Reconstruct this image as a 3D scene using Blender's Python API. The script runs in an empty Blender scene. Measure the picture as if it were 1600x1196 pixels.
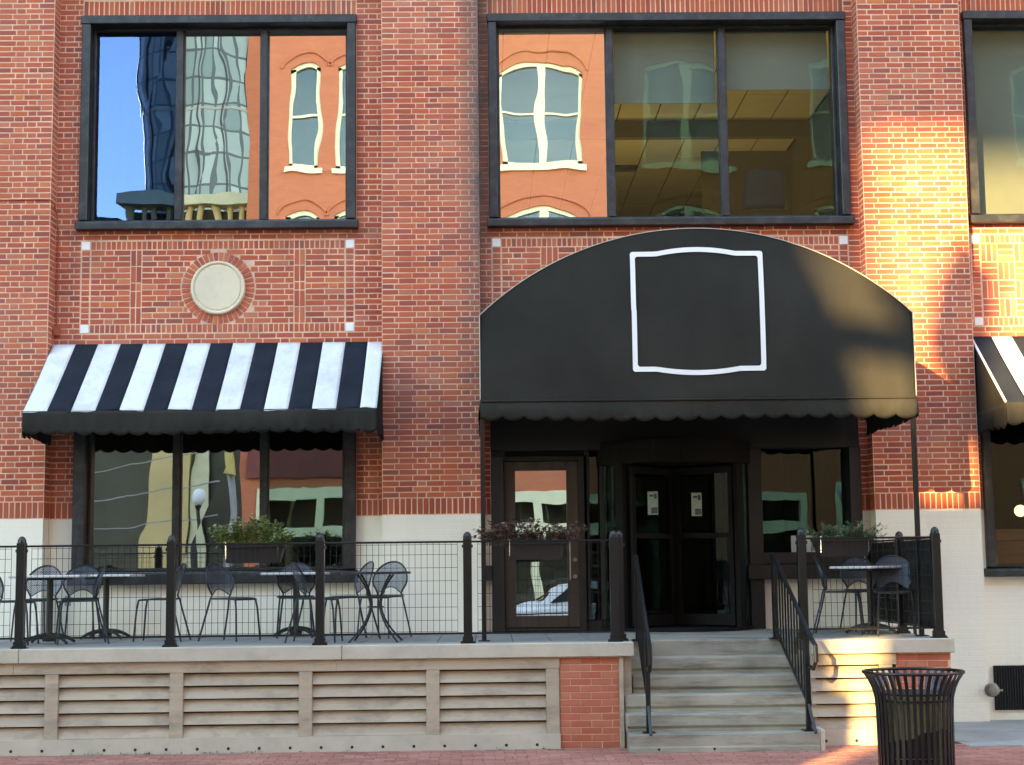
import bpy, math, random
from mathutils import Vector, Matrix
random.seed(7)
R = math.radians
PI = math.pi
sc = bpy.context.scene
col = sc.collection

# ------------------------------------------------------------------ camera
EYE = 1.757
cam_d = bpy.data.cameras.new('camera')
cam = bpy.data.objects.new('camera', cam_d)
col.objects.link(cam)
sc.camera = cam
cam_d.sensor_fit = 'HORIZONTAL'
cam_d.sensor_width = 36.0
cam_d.lens = 36.0 * 2500.0 / 1600.0
cam_d.clip_end = 2000
yaw, pitch, roll = R(.94), R(6.646), R(-.639)
fw = Vector((math.sin(yaw) * math.cos(pitch), math.cos(yaw) * math.cos(pitch), math.sin(pitch)))
rt = Vector((math.cos(yaw), -math.sin(yaw), 0))
up = rt.cross(fw)
rt2 = rt * math.cos(roll) + up * math.sin(roll)
up2 = up * math.cos(roll) - rt * math.sin(roll)
m = Matrix((rt2, up2, -fw)).transposed().to_4x4()
m.translation = Vector((0, -19.0, EYE))
cam.matrix_world = m

# ------------------------------------------------------------------ light
# The street front is in open shade; the only direct light is a low sun that reaches it
# through a slit shaped by added, unseen blocks.
TA, TE = .53, .30            # sunlight runs +X by TA and down by TE for each metre towards the wall
sv = Vector((-TA, -1, TE)).normalized()
elev = math.asin(sv.z)
azim = math.atan2(sv.x, sv.y)
w = bpy.data.worlds.new('World')
sc.world = w
w.use_nodes = True
nt = w.node_tree
sky = nt.nodes.new('ShaderNodeTexSky')
sky.sky_type = 'NISHITA'
sky.sun_disc = False
sky.sun_elevation = elev
sky.sun_rotation = azim
sky.altitude = 100
sky.air_density = 1.0
sky.dust_density = 0.0
sky.ozone_density = 3.0
bg = nt.nodes['Background']
bg.inputs['Strength'].default_value = .15
nt.links.new(sky.outputs[0], bg.inputs[0])
sd = bpy.data.lights.new('sun', 'SUN')
sd.energy = 2.0
sd.angle = R(.45)
sd.color = (1.0, .80, .47)
so = bpy.data.objects.new('sun', sd)
col.objects.link(so)
so.rotation_euler = (-sv).to_track_quat('-Z', 'Y').to_euler()
so.location = (-10, -20, 30)
sc.view_settings.view_transform = 'Standard'
sc.view_settings.look = 'None'
sc.view_settings.gamma = 1
sc.view_settings.use_curve_mapping = False
sc.view_settings.exposure = 3.64
sc.view_settings.use_white_balance = True
sc.view_settings.white_balance_temperature = 10300
sc.view_settings.white_balance_tint = 10
sc.render.engine = 'CYCLES'
sc.cycles.max_bounces = 8
sc.cycles.transparent_max_bounces = 24

# ------------------------------------------------------------------ helpers
def tag(o, label=None, cat=None, group=None, kind=None):
    if label: o['label'] = label
    if cat: o['category'] = cat
    if group: o['group'] = group
    if kind: o['kind'] = kind
    return o

def empty(name, loc=(0, 0, 0), rz=0, label=None, cat=None, group=None):
    o = bpy.data.objects.new(name, None)
    col.objects.link(o)
    o.location = loc
    o.rotation_euler = (0, 0, rz)
    o.empty_display_size = .1
    return tag(o, label, cat, group)

class MB:
    def __init__(s):
        s.v = []; s.f = []
    def poly(s, pts):
        n = len(s.v); s.v += [tuple(p) for p in pts]; s.f.append(tuple(range(n, n + len(pts))))
    def box(s, x0, x1, y0, y1, z0, z1):
        n = len(s.v)
        s.v += [(x0, y0, z0), (x1, y0, z0), (x1, y1, z0), (x0, y1, z0), (x0, y0, z1), (x1, y0, z1), (x1, y1, z1), (x0, y1, z1)]
        s.f += [(n, n+3, n+2, n+1), (n+4, n+5, n+6, n+7), (n, n+1, n+5, n+4), (n+1, n+2, n+6, n+5), (n+2, n+3, n+7, n+6), (n+3, n, n+4, n+7)]
        return s
    def prism(s, prof, a, b, axis='x'):
        # prof: list of 2D points, extruded from a to b along axis
        n = len(prof); k = len(s.v)
        def P(p, t):
            return (t, p[0], p[1]) if axis == 'x' else ((p[0], t, p[1]) if axis == 'y' else (p[0], p[1], t))
        s.v += [P(p, a) for p in prof] + [P(p, b) for p in prof]
        for i in range(n):
            j = (i + 1) % n
            s.f.append((k+i, k+j, k+n+j, k+n+i))
        s.f.append(tuple(range(k + n - 1, k - 1, -1)))
        s.f.append(tuple(range(k + n, k + 2 * n)))
        return s
    def tube(s, pts, r, n=8, closed=False):
        pts = [Vector(p) for p in pts]
        rs = r if isinstance(r, (list, tuple)) else [r] * len(pts)
        k0 = len(s.v); L = len(pts)
        prevn = None
        for i, p in enumerate(pts):
            if closed:
                d = pts[(i+1) % L] - pts[i-1]
            else:
                d = pts[min(i+1, L-1)] - pts[max(i-1, 0)]
            d.normalize()
            if prevn is None:
                a = Vector((0, 0, 1)) if abs(d.z) < .9 else Vector((1, 0, 0))
                nn = d.cross(a).normalized()
            else:
                nn = (prevn - d * prevn.dot(d)).normalized()
            prevn = nn
            bb = d.cross(nn)
            for j in range(n):
                t = 2 * PI * (j + .5) / n
                s.v.append(tuple(p + (nn * math.cos(t) + bb * math.sin(t)) * rs[i]))
        for i in range(L if closed else L - 1):
            for j in range(n):
                a = k0 + i * n + j; b = k0 + i * n + (j + 1) % n
                c = k0 + ((i+1) % L) * n + (j + 1) % n; d = k0 + ((i+1) % L) * n + j
                s.f.append((a, b, c, d))
        if not closed:
            s.f.append(tuple(range(k0 + n - 1, k0 - 1, -1)))
            s.f.append(tuple(range(k0 + (L-1) * n, k0 + L * n)))
        return s
    def lathe(s, prof, n=24, c=(0, 0, 0), cap=True):
        k = len(s.v)
        for (r, z) in prof:
            for j in range(n):
                t = 2 * PI * j / n
                s.v.append((c[0] + r * math.cos(t), c[1] + r * math.sin(t), c[2] + z))
        for i in range(len(prof) - 1):
            for j in range(n):
                s.f.append((k+i*n+j, k+i*n+(j+1) % n, k+(i+1)*n+(j+1) % n, k+(i+1)*n+j))
        if cap:
            s.f.append(tuple(range(k + n - 1, k - 1, -1)))
            s.f.append(tuple(range(k + (len(prof)-1)*n, k + len(prof)*n)))
        return s
    def grid(s, fn, nu, nv):
        k = len(s.v)
        for i in range(nu + 1):
            for j in range(nv + 1):
                s.v.append(tuple(fn(i / nu, j / nv)))
        for i in range(nu):
            for j in range(nv):
                a = k + i * (nv + 1) + j
                s.f.append((a, a + nv + 1, a + nv + 2, a + 1))
        return s
    def mesh(s, name, mat, smooth=False):
        me = bpy.data.meshes.new(name)
        me.from_pydata(s.v, [], s.f)
        if mat: me.materials.append(mat)
        if smooth:
            me.polygons.foreach_set('use_smooth', [True] * len(me.polygons))
        me.update()
        return me
    def build(s, name, mat, parent=None, smooth=False, bevel=0, solid=0):
        o = bpy.data.objects.new(name, s.mesh(name, mat, smooth))
        col.objects.link(o)
        if parent: o.parent = parent
        if solid:
            md = o.modifiers.new('solid', 'SOLIDIFY'); md.thickness = solid; md.offset = 0
        if bevel:
            md = o.modifiers.new('bevel', 'BEVEL'); md.width = bevel; md.segments = 1; md.limit_method = 'ANGLE'
        return o

def kids(o):
    return [c for c in bpy.data.objects if c.parent == o]
def copy_tree(o, parent=None, table=None):
    c = o.copy(); col.objects.link(c)
    if parent: c.parent = parent
    for ch in list(o.children):
        copy_tree(ch, c)
    return c
def dup(root, loc, rz=0, label=None):
    c = copy_tree(root)
    c.location = loc; c.rotation_euler = (0, 0, rz)
    if label: c['label'] = label
    return c
def rnd(a, b): return random.uniform(a, b)

# ------------------------------------------------------------------ materials
def new_mat(name):
    m = bpy.data.materials.new(name); m.use_nodes = True
    return m, m.node_tree, m.node_tree.nodes['Principled BSDF']
def N(nt, t, **kw):
    n = nt.nodes.new(t)
    for k, v in kw.items(): setattr(n, k, v)
    return n
def mth(nt, op, a, b=None, clamp=False):
    n = N(nt, 'ShaderNodeMath', operation=op, use_clamp=clamp)
    for i, x in enumerate((a, b)):
        if x is None: continue
        if isinstance(x, (int, float)): n.inputs[i].default_value = x
        else: nt.links.new(x, n.inputs[i])
    return n.outputs[0]
def mixc(nt, fac, a, b, mode='MIX'):
    n = N(nt, 'ShaderNodeMix', data_type='RGBA', blend_type=mode)
    for i, x in ((0, fac), (6, a), (7, b)):
        if isinstance(x, (int, float)): n.inputs[i].default_value = x
        elif isinstance(x, tuple): n.inputs[i].default_value = (*x, 1)
        else: nt.links.new(x, n.inputs[i])
    return n.outputs[2]
def ramp(nt, fac, stops):
    n = N(nt, 'ShaderNodeValToRGB')
    e = n.color_ramp.elements
    while len(e) < len(stops): e.new(.5)
    for i, (p, c) in enumerate(stops):
        e[i].position = p; e[i].color = (*c, 1) if isinstance(c, tuple) else (c, c, c, 1)
    nt.links.new(fac, n.inputs[0])
    return n.outputs[0]
def noise(nt, scale, detail=3, vec=None, rough=.55, stretch=None, world=True):
    n = N(nt, 'ShaderNodeTexNoise')
    n.inputs['Scale'].default_value = scale; n.inputs['Detail'].default_value = detail; n.inputs['Roughness'].default_value = rough
    if vec is None:
        if world:
            g = N(nt, 'ShaderNodeNewGeometry'); vec = g.outputs['Position']
        else:
            g = N(nt, 'ShaderNodeTexCoord'); vec = g.outputs['Object']
    if stretch:
        mp = N(nt, 'ShaderNodeMapping'); mp.inputs['Scale'].default_value = stretch
        nt.links.new(vec, mp.inputs[0]); vec = mp.outputs[0]
    nt.links.new(vec, n.inputs['Vector'])
    return n.outputs['Fac']
def bump(nt, b, h, strength=.3, dist=.01):
    n = N(nt, 'ShaderNodeBump'); n.inputs['Strength'].default_value = strength; n.inputs['Distance'].default_value = dist
    nt.links.new(h, n.inputs['Height']); nt.links.new(n.outputs[0], b.inputs['Normal'])

def plain(name, c, rough=.6, metal=0, var=.12, scale=3, c2=None, bmp=.15, bscale=60, stretch=None, spec=.5, dirt=None):
    """paint/metal/stone: base colour with patchy variation and fine relief"""
    m, nt, b = new_mat(name)
    f = noise(nt, scale, 4, stretch=stretch)
    lo = c2 if c2 else tuple(x * (1 - var * 2) for x in c)
    cc = ramp(nt, f, [(.3, lo), (.7, tuple(min(1, x * (1 + var * .5)) for x in c))])
    if dirt:
        g = noise(nt, dirt[1], 5, rough=.7, stretch=dirt[3] if len(dirt) > 3 else None)
        cc = mixc(nt, ramp(nt, g, [(.48, 0.0), (.75, dirt[2])]), cc, dirt[0])
    nt.links.new(cc, b.inputs['Base Color'])
    b.inputs['Roughness'].default_value = rough; b.inputs['Metallic'].default_value = metal
    b.inputs['Specular IOR Level'].default_value = spec
    if bmp: bump(nt, b, noise(nt, bscale, 2), bmp, .003)
    return m

def soot(nt, g, c):
    # soot streak down the right-hand edge of the middle pier
    sep = N(nt, 'ShaderNodeSeparateXYZ'); nt.links.new(g.outputs['Position'], sep.inputs[0])
    x = mth(nt, 'SUBTRACT', 1.0, mth(nt, 'DIVIDE', mth(nt, 'ABSOLUTE', mth(nt, 'ADD', sep.outputs[0], .07)), .28), True)
    zz = mth(nt, 'DIVIDE', mth(nt, 'SUBTRACT', sep.outputs[2], 2.9), 3.5, True)
    s = mth(nt, 'MULTIPLY', mth(nt, 'MULTIPLY', x, zz), mth(nt, 'MULTIPLY', noise(nt, 7, 4, rough=.7, stretch=(1, 1, .35)), 1.7), True)
    c = mixc(nt, s, c, (.12, .095, .085))
    # runoff marks below the window sills
    d = mth(nt, 'DIVIDE', mth(nt, 'SUBTRACT', sep.outputs[2], 4.9), 1.0, True)
    e = mth(nt, 'LESS_THAN', sep.outputs[2], 5.92)
    f = ramp(nt, noise(nt, 3.2, 3, rough=.7, stretch=(1, 1, .12)), [(.50, 0.0), (.72, .45)])
    f2 = mth(nt, 'MULTIPLY', mth(nt, 'MULTIPLY', d, e), mth(nt, 'MULTIPLY', f, mth(nt, 'GREATER_THAN', sep.outputs[1], .15)))
    return mixc(nt, f2, c, (.16, .085, .07))
def brick_material(name, cols, stainy=True):
    m, nt, b = new_mat(name)
    g = N(nt, 'ShaderNodeNewGeometry'); oi = N(nt, 'ShaderNodeObjectInfo')
    t = mth(nt, 'FRACT', mth(nt, 'ADD', g.outputs['Random Per Island'], oi.outputs['Random']))
    c = ramp(nt, t, cols)
    f = noise(nt, 22, 4, rough=.7)
    c = mixc(nt, mth(nt, 'MULTIPLY', ramp(nt, f, [(.35, .0), (.75, 1.0)]), .20), c, (.24, .078, .055))
    big = noise(nt, .55, 2)
    c = mixc(nt, mth(nt, 'MULTIPLY', ramp(nt, big, [(.42, 0.0), (.62, 1.0)]), .20), c, (.58, .26, .19))
    if stainy: c = soot(nt, g, c)
    nt.links.new(c, b.inputs['Base Color'])
    b.inputs['Roughness'].default_value = .85
    b.inputs['Specular IOR Level'].default_value = .25
    bump(nt, b, noise(nt, 120, 3), .5, .004)
    return m
M = {}
M['brick'] = brick_material('red brick', [(0, (.30, .080, .058)), (.12, (.40, .078, .050)), (.5, (.53, .106, .052)), (.85, (.58, .128, .060)), (.95, (.52, .160, .100)), (1, (.66, .170, .060))])
M['soldier'] = brick_material('dark red brick', [(0, (.34, .070, .038)), (.5, (.42, .082, .042)), (1, (.48, .10, .05))], False)
M['pierbrick'] = brick_material('orange red brick', [(0, (.43, .11, .065)), (.5, (.50, .14, .085)), (1, (.50, .17, .10))], False)
M['mortar'] = plain('mortar', (.80, .48, .345), .9, var=.15, bmp=.5, bscale=90)
_nt = M['mortar'].node_tree; _b = _nt.nodes['Principled BSDF']; _src = _b.inputs['Base Color'].links[0].from_socket
_g = N(_nt, 'ShaderNodeNewGeometry'); _nt.links.new(soot(_nt, _g, _src), _b.inputs['Base Color'])
M['white'] = plain('white painted masonry', (.84, .765, .64), .7, var=.03, scale=.8, bmp=0, dirt=((.55, .48, .40), 1.2, .22, (1, 1, .4)))
def white_wall():
    m = M['white']; nt = m.node_tree; b = nt.nodes['Principled BSDF']
    tc = N(nt, 'ShaderNodeNewGeometry'); sp = N(nt, 'ShaderNodeSeparateXYZ'); nt.links.new(tc.outputs['Position'], sp.inputs[0])
    cb = N(nt, 'ShaderNodeCombineXYZ'); nt.links.new(sp.outputs[0], cb.inputs[0]); nt.links.new(sp.outputs[2], cb.inputs[1])
    bt = N(nt, 'ShaderNodeTexBrick'); nt.links.new(cb.outputs[0], bt.inputs['Vector'])
    bt.inputs['Scale'].default_value = 1; bt.inputs['Brick Width'].default_value = .213; bt.inputs['Row Height'].default_value = .0677
    bt.inputs['Mortar Size'].default_value = .006; bt.inputs['Mortar Smooth'].default_value = 1
    h = mth(nt, 'ADD', mth(nt, 'MULTIPLY', bt.outputs['Fac'], -.6), noise(nt, 14, 4))
    bump(nt, b, h, .35, .007)
white_wall()
M['stone'] = plain('cream limestone', (.72, .60, .44), .8, var=.06, scale=2, dirt=((.40, .34, .27), 9, .25))
M['frame'] = plain('black window paint', (.019, .021, .024), .42, var=.25, scale=6, bmp=.25, bscale=40, dirt=((.10, .095, .09), 6, .35))
M['frame2'] = plain('dark bronze metal', (.012, .009, .007), .55, var=.2, scale=5, bmp=.1)
M['dark'] = plain('near black bronze', (.010, .009, .008), .8, bmp=0, spec=.2)
M['doorbrown'] = plain('brown painted door', (.060, .036, .024), .5, var=.2, scale=8, bmp=.2, stretch=(1, 1, .1))
M['fence'] = plain('black gloss fence paint', (.007, .008, .0095), .3, var=.2, scale=8, bmp=.15, bscale=30)
M['canvas'] = plain('black canvas', (.033, .0315, .0275), .92, var=.14, scale=1.2, bmp=0, spec=.15)
M['canvasblue'] = plain('dark navy canvas', (.016, .022, .032), .9, var=.16, scale=3, bmp=0, spec=.15)
M['canvaswhite'] = plain('white canvas', (.72, .715, .72), .85, var=.04, scale=2, bmp=0, spec=.2, dirt=((.42, .39, .33), 2.6, .6, (1, 1, .35)))
M['emblem'] = plain('white canvas trim', (.82, .81, .80), .8, var=.02, bmp=0)
for k in ('canvas', 'canvasblue', 'canvaswhite'):
    nt = M[k].node_tree; b = nt.nodes['Principled BSDF']
    wv = mth(nt, 'ADD', noise(nt, 400, 0, stretch=(1, 1, .2)), mth(nt, 'MULTIPLY', noise(nt, 3.0, 3, stretch=(1.6, 1, .5)), 9))
    bump(nt, b, wv, .55, .005)
M['trim'] = plain('beige composite trim', (.44, .345, .255), .75, var=.09, scale=2, stretch=(.5, 1, 6), bmp=.25, dirt=((.17, .14, .105), 2.5, .75, (1, 1, 2.4)))
M['coping'] = plain('pale cast stone', (.50, .44, .355), .8, var=.07, scale=2.5, bmp=.25, dirt=((.26, .24, .20), 4, .4))
M['stair'] = plain('weathered concrete', (.36, .325, .26), .85, var=.16, scale=2.2, bmp=.5, dirt=((.09, .08, .065), 2.6, .95, (.5, 1, 4.5)))
M['deck'] = plain('grey deck paving', (.27, .255, .235), .7, var=.12, scale=2, bmp=.25, dirt=((.14, .13, .12), 5, .4))
M['chair'] = plain('dark grey blue metal', (.030, .038, .048), .38, metal=.3, var=.15, bmp=.1)
M['tabletop'] = plain('pale grey laminate', (.58, .56, .54), .35, var=.06, bmp=0)
M['iron'] = plain('cast iron black', (.022, .021, .021), .5, var=.2, bmp=.2)
M['plastic'] = plain('black plastic planter', (.020, .018, .018), .5, var=.1, bmp=.1)
M['soil'] = plain('soil', (.05, .035, .022), .95, bmp=.5)
M['paver'] = brick_material('brick paver', [(0, (.30, .11, .085)), (.4, (.38, .14, .105)), (.8, (.42, .165, .125)), (1, (.46, .19, .15))], False)
M['concrete'] = plain('grey concrete', (.36, .35, .33), .85, var=.1, scale=2, bmp=.4, dirt=((.18, .17, .16), 3, .5))
M['brass'] = plain('weathered brass', (.36, .33, .28), .5, metal=.7, var=.2, bmp=.2)
M['chrome'] = plain('polished metal', (.6, .6, .6), .25, metal=1, bmp=0)
M['blind'] = plain('grey roller blind', (.175, .19, .155), .9, var=.04, bmp=.1)
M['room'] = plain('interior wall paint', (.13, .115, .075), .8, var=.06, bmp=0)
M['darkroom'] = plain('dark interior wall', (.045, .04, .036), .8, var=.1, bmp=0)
M['ceil'] = plain('ceiling tile', (.62, .57, .37), .9, var=.04, bmp=.3, bscale=40)
M['wood'] = plain('varnished wood', (.22, .09, .035), .4, var=.2, scale=4, stretch=(.4, 1, 6), bmp=.1)
M['asphalt'] = plain('asphalt', (.055, .055, .055), .9, var=.1, bmp=.6, bscale=80)
M['line'] = plain('road paint', (.7, .7, .66), .7, bmp=.2)
M['soilbase'] = plain('packed ground', (.20, .17, .14), .95, bmp=.3)
M['cream'] = plain('cream paint', (.80, .74, .48), .6, var=.05, bmp=0)
M['tan'] = plain('tan stone', (.78, .56, .26), .8, var=.08, scale=.6, bmp=0)
M['darkstone'] = plain('dark brown stone', (.10, .088, .06), .8, var=.2, scale=.4, bmp=0)
M['shopsign'] = plain('red sign board', (.22, .04, .03), .6, bmp=0)
M['yellow'] = plain('yellow lettering', (.70, .52, .16), .6, bmp=0)
M['black'] = plain('matt black', (.01, .01, .01), .8, bmp=0)
M['paper'] = plain('printed paper', (.22, .27, .22), .7, var=.1, scale=20, bmp=0)
M['bag'] = plain('olive rubbish sack', (.20, .21, .10), .35, var=.2, scale=12, bmp=.6, bscale=25)
M['green'] = None

def leaf_material(name, cols):
    m, nt, b = new_mat(name)
    g = N(nt, 'ShaderNodeNewGeometry')
    c = ramp(nt, g.outputs['Random Per Island'], cols)
    nt.links.new(c, b.inputs['Base Color'])
    b.inputs['Roughness'].default_value = .5
    tr = N(nt, 'ShaderNodeBsdfTranslucent'); nt.links.new(c, tr.inputs[0])
    mx = N(nt, 'ShaderNodeMixShader'); mx.inputs[0].default_value = .25
    nt.links.new(b.outputs[0], mx.inputs[1]); nt.links.new(tr.outputs[0], mx.inputs[2])
    nt.links.new(mx.outputs[0], nt.nodes['Material Output'].inputs[0])
    return m
M['leaf'] = leaf_material('green leaves', [(0, (.07, .12, .035)), (.5, (.19, .25, .08)), (1, (.34, .38, .16))])
M['leaf2'] = leaf_material('narrow green leaves', [(0, (.035, .07, .035)), (.5, (.09, .14, .065)), (1, (.20, .24, .12))])
M['dryleaf'] = leaf_material('withered brown leaves', [(0, (.06, .035, .025)), (.5, (.14, .08, .055)), (1, (.24, .15, .10))])

def glass(name, fac, tint=(.95, .97, 1), wave=.0022, wscale=1.4, thru=(.8, .82, .8), stretch=None, ior=1.5):
    m = bpy.data.materials.new(name); m.use_nodes = True
    nt = m.node_tree
    for n in list(nt.nodes): nt.nodes.remove(n)
    out = N(nt, 'ShaderNodeOutputMaterial')
    gl = N(nt, 'ShaderNodeBsdfGlossy'); gl.inputs['Roughness'].default_value = .0; gl.inputs['Color'].default_value = (*tint, 1)
    tr = N(nt, 'ShaderNodeBsdfTransparent'); tr.inputs['Color'].default_value = (*thru, 1)
    fr = N(nt, 'ShaderNodeLayerWeight'); fr.inputs['Blend'].default_value = .5
    f = mth(nt, 'ADD', mth(nt, 'MULTIPLY', mth(nt, 'POWER', fr.outputs['Facing'], 4.0), .8), fac, True)
    mx = N(nt, 'ShaderNodeMixShader'); nt.links.new(f, mx.inputs[0])
    nt.links.new(tr.outputs[0], mx.inputs[1]); nt.links.new(gl.outputs[0], mx.inputs[2])
    nt.links.new(mx.outputs[0], out.inputs[0])
    if wave:
        h = noise(nt, wscale, 1.5, stretch=stretch or (1, 1, .7))
        bp = N(nt, 'ShaderNodeBump'); bp.inputs['Strength'].default_value = 1; bp.inputs['Distance'].default_value = wave
        nt.links.new(h, bp.inputs['Height']); nt.links.new(bp.outputs[0], gl.inputs['Normal'])
    return m
M['gmirror'] = glass('reflective window glass', .66, wave=.0024, wscale=1.1)  # mirror set high so the facade opposite reflects as if sunlit
M['gsky'] = glass('sky tinted mirror glass', .40, (.085, .16, .34), wave=.003, wscale=1.1)  # blue put into the mirror tint, standing in for a deep sky
M['gmid'] = glass('dimmed mirror glass', .60, (.78, .78, .80), wave=.003, wscale=1.1)  # grey mirror tint dims the reflected tower and bright sky
M['gclear'] = glass('clear window glass', .055, (.42, .85, .80), wave=.003, wscale=1.4, ior=1.35)  # weak green-tinted mirror, so the reflected facade looks unlit in these panes
M['gblind'] = glass('window glass over blind', .06, (.40, .85, .75), wave=.003, wscale=1.4, ior=1.3)  # green mirror tint takes the orange out of the reflection
M['glow_d'] = glass('dimmed street window glass', .26, (.70, .92, .90), wave=.0024, wscale=1.1)  # weaker mirror puts the shade of the reflected shops into this pane
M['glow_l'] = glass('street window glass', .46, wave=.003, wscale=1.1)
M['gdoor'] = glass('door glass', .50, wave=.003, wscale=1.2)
M['grev'] = glass('revolving door glass', .07, (.50, .85, .80), wave=.003, wscale=1.2, ior=1.1)  # mirror tint mutes the orange reflected in the door panes
M['gopp'] = glass('far window glass', .13, (.55, .66, .60), 0)

def emis(name, c, s):
    m, nt, b = new_mat(name)
    b.inputs['Emission Color'].default_value = (*c, 1); b.inputs['Emission Strength'].default_value = s
    b.inputs['Base Color'].default_value = (*c, 1)
    return m
M['uplight_glow'] = emis('lit uplight disc', (1, .86, .46), 4.6)  # glow of the hidden uplights that brighten the upper room
M['globe'] = emis('lit glass globe', (1, .85, .5), .25)
M['bulb'] = emis('lit bulb', (1, .7, .3), .3)

def perforated(name, base, pitch):
    m, nt, b = new_mat(name)
    b.inputs['Base Color'].default_value = (*base, 1); b.inputs['Roughness'].default_value = .4; b.inputs['Metallic'].default_value = .3
    tc = N(nt, 'ShaderNodeTexCoord'); sp = N(nt, 'ShaderNodeSeparateXYZ'); nt.links.new(tc.outputs['UV'], sp.inputs[0])
    k = 2 * PI / pitch
    s1 = mth(nt, 'SINE', mth(nt, 'MULTIPLY', sp.outputs[0], k)); s2 = mth(nt, 'SINE', mth(nt, 'MULTIPLY', sp.outputs[1], k))
    hole = mth(nt, 'GREATER_THAN', mth(nt, 'MULTIPLY', s1, s2), .22)
    tr = N(nt, 'ShaderNodeBsdfTransparent')
    mx = N(nt, 'ShaderNodeMixShader'); nt.links.new(hole, mx.inputs[0])
    nt.links.new(b.outputs[0], mx.inputs[1]); nt.links.new(tr.outputs[0], mx.inputs[2])
    nt.links.new(mx.outputs[0], nt.nodes['Material Output'].inputs[0])
    return m
M['perf'] = perforated('perforated steel', (.045, .058, .075), .020)

def brick_texture(name, c1, c2, mortar, bw, rh, ms=.05):
    m, nt, b = new_mat(name)
    g = N(nt, 'ShaderNodeNewGeometry'); sp = N(nt, 'ShaderNodeSeparateXYZ'); nt.links.new(g.outputs['Position'], sp.inputs[0])
    cb = N(nt, 'ShaderNodeCombineXYZ')
    nt.links.new(mth(nt, 'ADD', sp.outputs[0], sp.outputs[1]), cb.inputs[0]); nt.links.new(sp.outputs[2], cb.inputs[1])
    bt = N(nt, 'ShaderNodeTexBrick'); nt.links.new(cb.outputs[0], bt.inputs['Vector'])
    bt.inputs['Scale'].default_value = 1; bt.inputs['Brick Width'].default_value = bw; bt.inputs['Row Height'].default_value = rh
    bt.inputs['Mortar Size'].default_value = ms * rh
    bt.inputs['Color1'].default_value = (*c1, 1); bt.inputs['Color2'].default_value = (*c2, 1); bt.inputs['Mortar'].default_value = (*mortar, 1)
    f = noise(nt, 1.6, 5, rough=.75, stretch=(1, 1, 2.5))
    nt.links.new(mixc(nt, mth(nt, 'MULTIPLY', f, .8), bt.outputs['Color'], tuple(x * .6 for x in c1)), b.inputs['Base Color'])
    b.inputs['Roughness'].default_value = .9
    bump(nt, b, bt.outputs['Fac'], -.3, .01)
    return m
M['oppbrick'] = brick_texture('orange painted brick', (.70, .20, .095), (.62, .17, .085), (.66, .19, .10), .213, .0677)
M['farbrick'] = brick_texture('brick further along', (.42, .11, .07), (.34, .08, .055), (.60, .42, .33), .213, .0677, .14)

def ground_pavers():
    m, nt, b = new_mat('brick paving')
    g = N(nt, 'ShaderNodeNewGeometry')
    bt = N(nt, 'ShaderNodeTexBrick'); nt.links.new(g.outputs['Position'], bt.inputs['Vector'])
    bt.inputs['Scale'].default_value = 1; bt.inputs['Brick Width'].default_value = .205; bt.inputs['Row Height'].default_value = .105
    bt.inputs['Mortar Size'].default_value = .004
    bt.inputs['Color1'].default_value = (.36, .14, .105, 1); bt.inputs['Color2'].default_value = (.42, .165, .125, 1); bt.inputs['Mortar'].default_value = (.20, .15, .12, 1)
    nt.links.new(bt.outputs['Color'], b.inputs['Base Color']); b.inputs['Roughness'].default_value = .85
    return m
M['paving'] = ground_pavers()


# ================================================================== the ground
def sheet(name, x0, x1, y0, y1, z, mat, z1=None):
    mb = MB(); z1 = z if z1 is None else z1
    mb.poly([(x0, y0, z), (x1, y0, z), (x1, y1, z1), (x0, y1, z1)])
    return tag(mb.build(name, mat), kind='structure')
sheet('ground', -900, 900, -900, 900, -.45, M['asphalt'])
# near pavement (footway), built up to the building
PV_Y0, PV_Y1 = -5.9, -3.02
tag(MB().box(-14, 14, -8.0, -3.0, -.40, -.012).build('pavement', M['soilbase']), kind='structure')
sheet('brick_pavement', -14, -6.4, -7.9, -3.0, .0, M['paving'])
sheet('brick_pavement', 7.4, 14, -7.9, -3.0, .0, M['paving'])
sheet('brick_pavement', -6.4, 7.4, -7.9, PV_Y0, .0, M['paving'])
tag(MB().box(-14, 14, -8.22, -8.003, -.40, .0).build('kerb', M['concrete'], bevel=.015), kind='structure')
sheet('road', -200, 200, -21.5, -8.22, -.14, M['asphalt'])
for i in range(-8, 9):
    sheet('road_marking', i * 6 - 1.5, i * 6 + 1.5, -14.95, -14.8, -.136, M['line'])
tag(MB().box(-60, 60, -28.3, -21.5, -.40, .0).build('far_pavement', M['concrete']), kind='structure')
# concrete strip between the right-hand wall and the brick pavement, falling to the wall
st = MB(); st.prism([(-3.32, .012), (.22, -.085), (.22, -.4), (-3.32, -.4)], 4.66, 14, 'x')
tag(st.build('concrete_strip', M['concrete']), kind='structure')
# pavers, laid one by one where they show
pv = MB()
def paver_box(mb, x0, x1, y0, y1, z):
    g = .0035; c = .004
    x0 += g; x1 -= g; y0 += g; y1 -= g
    dz = rnd(-.0025, .0025); tx = rnd(-.002, .002)
    k = len(mb.v)
    for (a, b, q, zz) in ((x0, y0, 0, z-.02), (x1, y0, 0, z-.02), (x1, y1, 0, z-.02), (x0, y1, 0, z-.02),
                          (x0, y0, 0, z+dz-c), (x1, y0, 0, z+dz-c+tx), (x1, y1, 0, z+dz-c+tx), (x0, y1, 0, z+dz-c),
                          (x0+c, y0+c, 0, z+dz), (x1-c, y0+c, 0, z+dz+tx), (x1-c, y1-c, 0, z+dz+tx), (x0+c, y1-c, 0, z+dz)):
        mb.v.append((a, b, zz))
    for L in (0, 4):
        for i in range(4):
            j = (i + 1) % 4
            mb.f.append((k+L+i, k+L+j, k+L+4+j, k+L+4+i))
    mb.f.append((k+8, k+9, k+10, k+11))
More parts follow.
